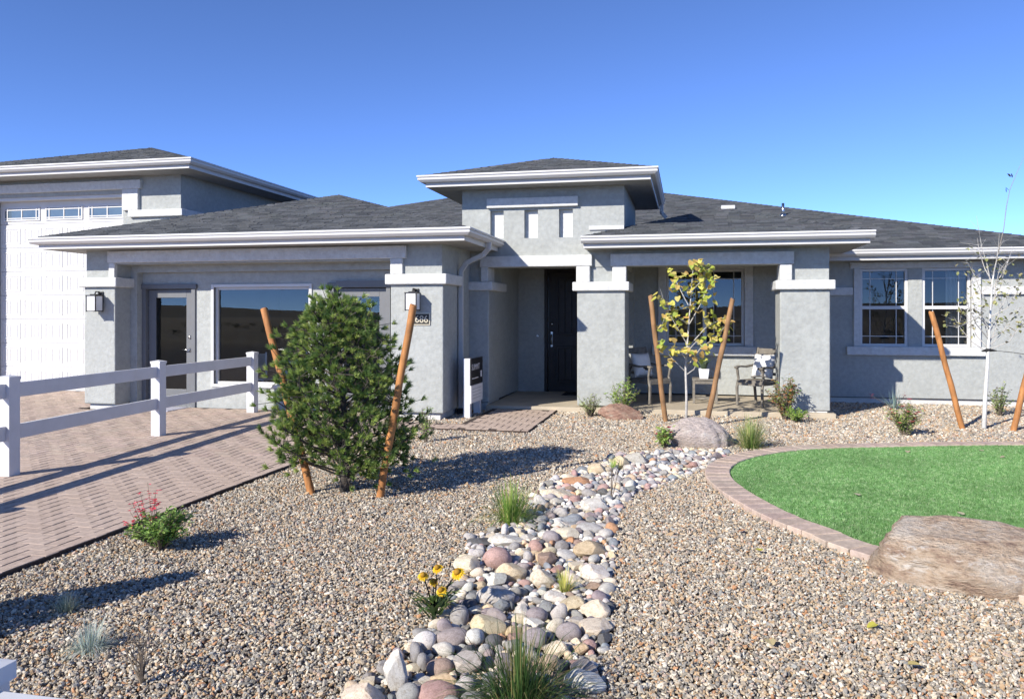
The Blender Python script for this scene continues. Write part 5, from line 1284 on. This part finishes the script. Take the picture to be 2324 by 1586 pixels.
for (px, py) in ((2290, 433), (2285, 437), (2294, 402), (2297, 404)): add_leaf(wt, OL, B_(px, py), (random.uniform(-0.6, 0.2), 0, 0.6), 0.07, (0.06, 0.06, 0.04))
lb.build('branch', 'bark_pale', wt)
b = MB().tube([B_(2228, 797), B_(2242, 794), B_(2262, 796)], [0.008, 0.03, 0.007], 8); b.build('tie_band', 'dark_rubber', wt)
wr = MB().tube([B_(2262, 796), B_(2300, 800), B_(2340, 806)], 0.004, 5); wr.build('tie_wire', 'dark_rubber', wt)

# ------------------------------------------------------------------ grasses, shrubs, flowers
def grass(name, label, px, py, n_, H, spread, cols, bend=0.9, w_=0.006, cat='grass', fan=0.8):
    p = onG(px, py); g_ = thing(name, label, cat, p); b = MB()
    for _ in range(n_):
        a = random.uniform(0, 6.28); s_ = abs(random.gauss(0, fan)); q = p + Vector((math.cos(a), math.sin(a), 0)) * random.uniform(0, spread * 0.28) + Vector((0, 0, -0.02))
        d = Vector((math.cos(a) * s_, math.sin(a) * s_, 1)); L = H * random.uniform(0.55, 1.1)
        b.blade(q, d, L, w_ * random.uniform(0.7, 1.3), bend * random.uniform(0.3, 1.5) * (0.4 + s_), jit(tuple(1.7 * q_ for q_ in random.choice(cols)), 0.15), 4)
    b.build('blades', 'foliage', g_)['kind'] = 'stuff'
    return g_
GG = [(0.13, 0.21, 0.04), (0.09, 0.17, 0.03), (0.17, 0.23, 0.055), (0.28, 0.28, 0.10)]
grass('grass_clump', 'bright green arching grass clump on the left bank of the creek', 1162, 1180, 420, 0.36, 0.34, GG)
grass('grass_clump', 'big dark green grass clump growing in the lower creek stones', 1180, 1605, 700, 0.37, 0.42, [(0.028, 0.062, 0.016), (0.04, 0.08, 0.02), (0.06, 0.10, 0.027), (0.13, 0.12, 0.045)], bend=2.0, w_=0.0055, fan=1.0)
grass('grass_clump', 'loose green and straw grass clump behind the pinkish boulder', 1703, 1015, 420, 0.44, 0.36, [(0.14, 0.20, 0.05), (0.20, 0.24, 0.08), (0.36, 0.33, 0.16), (0.10, 0.15, 0.04)], bend=0.8, w_=0.007)
grass('grass_tuft', 'small yellow-green grass tuft standing among the creek stones', 1281, 1338, 90, 0.17, 0.09, [(0.36, 0.36, 0.09), (0.45, 0.42, 0.13), (0.26, 0.30, 0.07)], bend=0.3, w_=0.005)
grass('grass_tuft', 'tiny bright green tuft beside the upright yellowish rock', 1393, 1064, 60, 0.16, 0.10, [(0.20, 0.30, 0.05), (0.28, 0.36, 0.08)], bend=0.3, w_=0.006)
FS = [(0.26, 0.30, 0.28), (0.33, 0.37, 0.34), (0.20, 0.25, 0.22), (0.42, 0.42, 0.33)]
grass('blue_fescue', 'rounded blue-grey fescue tuft in the open gravel', 205, 1468, 420, 0.16, 0.20, FS, bend=1.4, w_=0.004, fan=1.3)
grass('grey_fescue', 'smaller straw-grey fescue tuft at the edge of the long shadow', 152, 1382, 240, 0.13, 0.14, [(0.33, 0.32, 0.20), (0.40, 0.38, 0.25), (0.24, 0.25, 0.17)], bend=1.0, w_=0.004, fan=1.1)
def shrub(name, label, px, py, H, W, nst, leaf, cols, fl=None, nfl=0, per=16, cat='shrub', lean=(0, 0), wood_='twig', fsize=0.02, ftop=True, aspect=0.5):
    p = onG(px, py); s_ = thing(name, label, cat, p); st_ = MB(); lv = MB(); ends = []
    for i in range(nst):
        a = i * 2.4 + random.uniform(-0.5, 0.5); r_ = W * random.uniform(0.15, 0.55); h = H * random.uniform(0.5, 1.0) * (1.05 - 0.35 * r_ / (W * 0.55))
        e = p + Vector((math.cos(a) * r_ + lean[0] * h, math.sin(a) * r_ + lean[1] * h, h)); m_ = p.lerp(e, 0.5) + Vector((random.uniform(-1, 1) * 0.02, random.uniform(-1, 1) * 0.02, h * 0.12))
        st_.tube([p + Vector((math.cos(a) * 0.02, math.sin(a) * 0.02, -0.02)), m_, e], [0.006, 0.004, 0.0018], 5, False); ends.append((e, (e - m_).normalized()))
        for k in range(per):
            f_ = random.uniform(0.12, 1.0); q = p.lerp(m_, f_ * 2) if f_ < 0.5 else m_.lerp(e, f_ * 2 - 1); aa = random.uniform(0, 6.28)
            lv.leaf(q + Vector((random.gauss(0, leaf * 0.4), random.gauss(0, leaf * 0.4), random.gauss(0, leaf * 0.3))), (math.cos(aa), math.sin(aa), random.uniform(-0.3, 0.8)), (random.gauss(0, 0.4), random.gauss(0, 0.4), 1), leaf * random.uniform(0.9, 1.7), leaf * aspect * 1.45, jit(tuple(1.9 * q_ for q_ in random.choice(cols)), 0.2))
    st_.build('stems', wood_, s_)['kind'] = 'stuff'; lv.build('foliage', 'foliage', s_)['kind'] = 'stuff'
    if fl:
        for i in range(nfl):
            e, d = ends[i % len(ends)]; q = e + Vector((random.gauss(0, 0.025), random.gauss(0, 0.025), random.uniform(-0.10, 0.05) * H * 2)); f_ = MB(); c = random.choice(fl)
            for k in range(5): aa = k * 1.257; f_.leaf(q, (math.cos(aa), math.sin(aa), 0.4), (0, 0, 1), fsize, fsize * 0.7, jit(c, 0.15))
            f_.build('flower', 'petal', s_)
    return s_
SG = [(0.10, 0.17, 0.04), (0.14, 0.22, 0.05), (0.07, 0.12, 0.03), (0.20, 0.26, 0.08)]
RED = [(0.55, 0.05, 0.08), (0.62, 0.10, 0.14), (0.45, 0.03, 0.06)]
sv = shrub('salvia_shrub', 'green salvia shrub with red flower spikes at the driveway edge', 364, 1242, 0.30, 0.44, 60, 0.026, SG, per=40, lean=(0.1, 0))
q = onG(362, 1242); dS = depthG(1242)
for (px, py, bx, by) in ((335, 1095, 345, 1180), (318, 1115, 335, 1190), (350, 1125, 352, 1185), (300, 1140, 325, 1195), (345, 1150, 350, 1195), (278, 1185, 310, 1205), (322, 1150, 335, 1195), (352, 1112, 356, 1185), (295, 1160, 320, 1205), (310, 1135, 330, 1195)):
    e = atD(px, py, dS + random.uniform(-0.1, 0.1)); s0 = atD(bx, by, dS); MB().tube([s0, s0.lerp(e, 0.5), e], [0.003, 0.0025, 0.0015], 4, False).build('flower_stalk', 'twig', sv)
    f_ = MB()
    for k in range(12):
        c_ = s0.lerp(e, random.uniform(0.35, 1.0)) + Vector((random.gauss(0, 0.008), random.gauss(0, 0.008), 0)); a = random.uniform(0, 6.28); f_.leaf(c_, (math.cos(a), math.sin(a), 0.1), (0, 0, 1), 0.030, 0.020, jit(tuple(1.3 * q_ for q_ in random.choice(RED)), 0.2))
    f_.build('flower', 'petal', sv)
shrub('small_shrub', 'thin upright green plant with dark seed heads beside the office pier', 966, 1002, 0.52, 0.20, 16, 0.03, [(0.16, 0.24, 0.06), (0.22, 0.30, 0.08)], fl=[(0.10, 0.05, 0.05)], nfl=16, per=16, fsize=0.022)
shrub('low_shrub', 'low spiky green shrub at the left foot of the main porch pillar', 1340, 944, 0.44, 0.40, 26, 0.04, [(0.16, 0.20, 0.07), (0.24, 0.28, 0.11)], fl=[(0.12, 0.06, 0.07)], nfl=14, per=14, aspect=0.25)
shrub('nandina_shrub', 'airy green nandina shrub behind the low reddish boulder', 1412, 941, 0.68, 0.62, 34, 0.045, [(0.16, 0.24, 0.05), (0.11, 0.18, 0.04), (0.26, 0.31, 0.09)], per=18, aspect=0.4)
shrub('nandina_shrub', 'reddish and green nandina shrub at the foot of the right porch pillar', 1782, 951, 0.72, 0.56, 36, 0.05, [(0.15, 0.12, 0.05), (0.20, 0.10, 0.06), (0.16, 0.22, 0.05), (0.10, 0.15, 0.04), (0.30, 0.15, 0.05)], per=20, aspect=0.4)
shrub('low_shrub', 'bright green low shrub at the base of the reddish nandina', 1806, 957, 0.24, 0.46, 24, 0.035, [(0.20, 0.28, 0.06), (0.14, 0.22, 0.05)], per=18)
shrub('flowering_shrub', 'green shrub with pink flowers below the twin windows', 2053, 987, 0.50, 0.46, 46, 0.032, [(0.13, 0.19, 0.05), (0.18, 0.24, 0.07), (0.22, 0.22, 0.09)], fl=[(0.60, 0.12, 0.16), (0.50, 0.08, 0.10)], nfl=16, per=22, fsize=0.045)
g_ = grass('red_yucca', 'blue-green spiky yucca with pink blooms against the shaded wall', 2030, 928, 70, 0.42, 0.24, [(0.12, 0.18, 0.17), (0.17, 0.23, 0.21)], bend=0.3, w_=0.009, cat='shrub')
for (px, py) in ((1978, 898), (2036, 905), (2052, 898)):
    f_ = MB(); c_ = atD(px, py, depthG(928))
    for k in range(12): a = k * 2.4; f_.leaf(c_ + Vector((random.gauss(0, 0.02), 0, random.gauss(0, 0.03))), (math.cos(a), math.sin(a), 0), (0, 0, 1), 0.035, 0.02, jit((0.55, 0.12, 0.14)))
    f_.build('flower', 'petal', g_); MB().tube([onG(2030, 928), c_], [0.004, 0.003], 4).build('flower_stalk', 'twig', g_)
shrub('small_shrub', 'leggy green shrub with dark seed heads behind the white-barked tree', 2268, 942, 0.56, 0.40, 20, 0.04, [(0.17, 0.22, 0.07), (0.24, 0.28, 0.11)], fl=[(0.16, 0.05, 0.06)], nfl=14, per=15, fsize=0.025)
sr = shrub('blanket_flower', 'small green plant with dark red flowers beside the pinkish boulder', 1508, 1014, 0.30, 0.20, 16, 0.05, [(0.15, 0.22, 0.05), (0.20, 0.27, 0.07)], fl=[(0.35, 0.02, 0.05), (0.55, 0.08, 0.12)], nfl=9, per=14, fsize=0.035, aspect=0.35)
# yellow flowers
p = onG(985, 1402); yf = thing('yellow_coneflower', 'yellow daisy-like flowers with long green leaves at the creek edge', 'flower', p); dY = depthG(1402)
lv = MB()
for i in range(60):
    a = random.uniform(0, 6.28); q = p + Vector((math.cos(a), math.sin(a), 0)) * random.uniform(0, 0.07); lv.blade(q + Vector((0, 0, random.uniform(0, 0.10))), (math.cos(a) * 0.8, math.sin(a) * 0.8, 1), random.uniform(0.08, 0.17), 0.022, random.uniform(0.6, 1.8), jit(random.choice([(0.13, 0.20, 0.05), (0.18, 0.25, 0.07), (0.09, 0.15, 0.05)]), 0.15), 4)
lv.build('leaves', 'foliage', yf)['kind'] = 'stuff'
for (px, py, s_) in ((960, 1304, 1.0), (992, 1287, 1.0), (1037, 1297, 1.35), (984, 1318, 0.9), (1000, 1338, 1.05)):
    c_ = atD(px, py, dY + random.uniform(-0.04, 0.04)); MB().tube([p + Vector((0, 0, 0.02)), p.lerp(c_, 0.6) + Vector((0, 0, 0.02)), c_], [0.004, 0.0035, 0.003], 5).build('stalk', 'foliage', yf)
    f_ = MB(); r_ = 0.035 * s_; nv = Vector((random.uniform(-0.3, 0.3), -0.65, 0.75)).normalized(); e1 = Vector((1, 0, 0)).cross(nv).normalized(); e2 = nv.cross(e1)
    for k in range(15): a = k * 0.419; f_.leaf(c_, e1 * math.cos(a) + e2 * math.sin(a) - nv * 0.35 - Vector((0, 0, 0.2)), nv, r_ * random.uniform(0.85, 1.1), r_ * 0.5, jit((0.80, 0.52, 0.03), 0.12))
    o = f_.build('flower', 'petal', yf)
    b = MB()
    b.tube([c_ - nv * 0.004, c_ + nv * 0.008, c_ + nv * 0.015], [r_ * 0.40, r_ * 0.38, r_ * 0.1], 10, col=(0.45, 0.25, 0.03)); b.build('flower_centre', 'petal', yf, smooth=True)
# dry twigs
def twigs(name, label, px, py, H, n_, W):
    p = onG(px, py); t_ = thing(name, label, 'plant', p); b = MB()
    for i in range(n_):
        a = random.uniform(0, 6.28); e = p + Vector((math.cos(a) * W * random.random(), math.sin(a) * W * random.random(), H * random.uniform(0.5, 1))); m_ = p.lerp(e, 0.5) + Vector((random.gauss(0, 0.02), 0, 0.02)); b.tube([p - Vector((0, 0, 0.02)), m_, e], [0.004, 0.003, 0.0015], 4, False)
        for k in range(3): q = m_.lerp(e, random.random()); b.tube([q, q + Vector((random.gauss(0, 0.04), random.gauss(0, 0.04), 0.04))], [0.002, 0.001], 3, False)
    b.build('stems', 'twig', t_)['kind'] = 'stuff'
twigs('dry_plant', 'leafless brown twiggy plant in the gravel near the fescue', 322, 1545, 0.26, 9, 0.12)
twigs('dry_plant', 'thin dry stalks on the lawn side of the upper creek', 1388, 1130, 0.34, 5, 0.10)
# invented conical evergreen left of the view, added to cast the long gravel shadow
jp = Vector((-3.90, 3.02, 0)); ju = thing('added_shadow_juniper', 'low conical juniper added out of view to cast the long gravel shadow', 'shrub', jp); lv = MB()
for i in range(2600):
    z = random.random() ** 1.3 * 0.86; r_ = (0.34 * (1 - z / 0.9) + 0.04) * random.uniform(0.6, 1.08); a = random.uniform(0, 6.28)
    lv.leaf(jp + Vector((math.cos(a) * r_, math.sin(a) * r_, z)), (math.cos(a) * 0.7, math.sin(a) * 0.7, 0.9), (0, 0, 1), 0.06, 0.03, jit((0.06, 0.10, 0.04), 0.25))
MB().tube([jp - Vector((0, 0, 0.03)), jp + Vector((0, 0, 0.8))], [0.03, 0.005], 7).build('trunk', 'bark', ju); lv.build('crown', 'foliage', ju)
# fallen leaves
for (px, py, c, on) in ((2076, 1196, (0.55, 0.47, 0.28), 'lawn'), (2152, 1209, (0.6, 0.5, 0.35), 'lawn'), (1950, 1124, (0.6, 0.55, 0.38), 'lawn'), (2186, 1168, (0.62, 0.55, 0.38), 'lawn'), (2230, 1023, (0.6, 0.5, 0.35), 'lawn'), (2280, 1036, (0.6, 0.5, 0.35), 'lawn'), (2060, 1023, (0.6, 0.5, 0.35), 'lawn'),
    (1690, 1200, (0.5, 0.25, 0.13), 'gravel'), (1726, 1246, (0.6, 0.55, 0.10), 'gravel'), (1988, 1410, (0.62, 0.58, 0.10), 'gravel'), (1745, 1445, (0.62, 0.52, 0.28), 'gravel'), (2060, 1500, (0.6, 0.5, 0.2), 'gravel'), (1470, 1010, (0.42, 0.2, 0.10), 'gravel'), (1560, 1240, (0.5, 0.27, 0.16), 'gravel'), (1655, 1095, (0.45, 0.22, 0.13), 'gravel')):
    p = onG(px, py, 0.03); M = Matrix.Translation((p.x, p.y, 0.032 if on == 'lawn' else 0.02)) @ Matrix.Rotation(random.uniform(0, 6.28), 4, 'Z') @ Matrix.Rotation(random.uniform(-0.3, 0.3), 4, 'X') @ Matrix.Diagonal((0.055, 0.055, 0.055, 1))
    o = link_copy('fallen_leaf', HL, M, None, c); tag(o, 'dry tan fallen leaf lying on the green lawn' if on == 'lawn' else ('yellow fallen leaf lying on the gravel' if c[1] > 0.45 else 'rust brown fallen leaf lying on the gravel'), 'leaf', 'fallen leaves on the %s' % on)
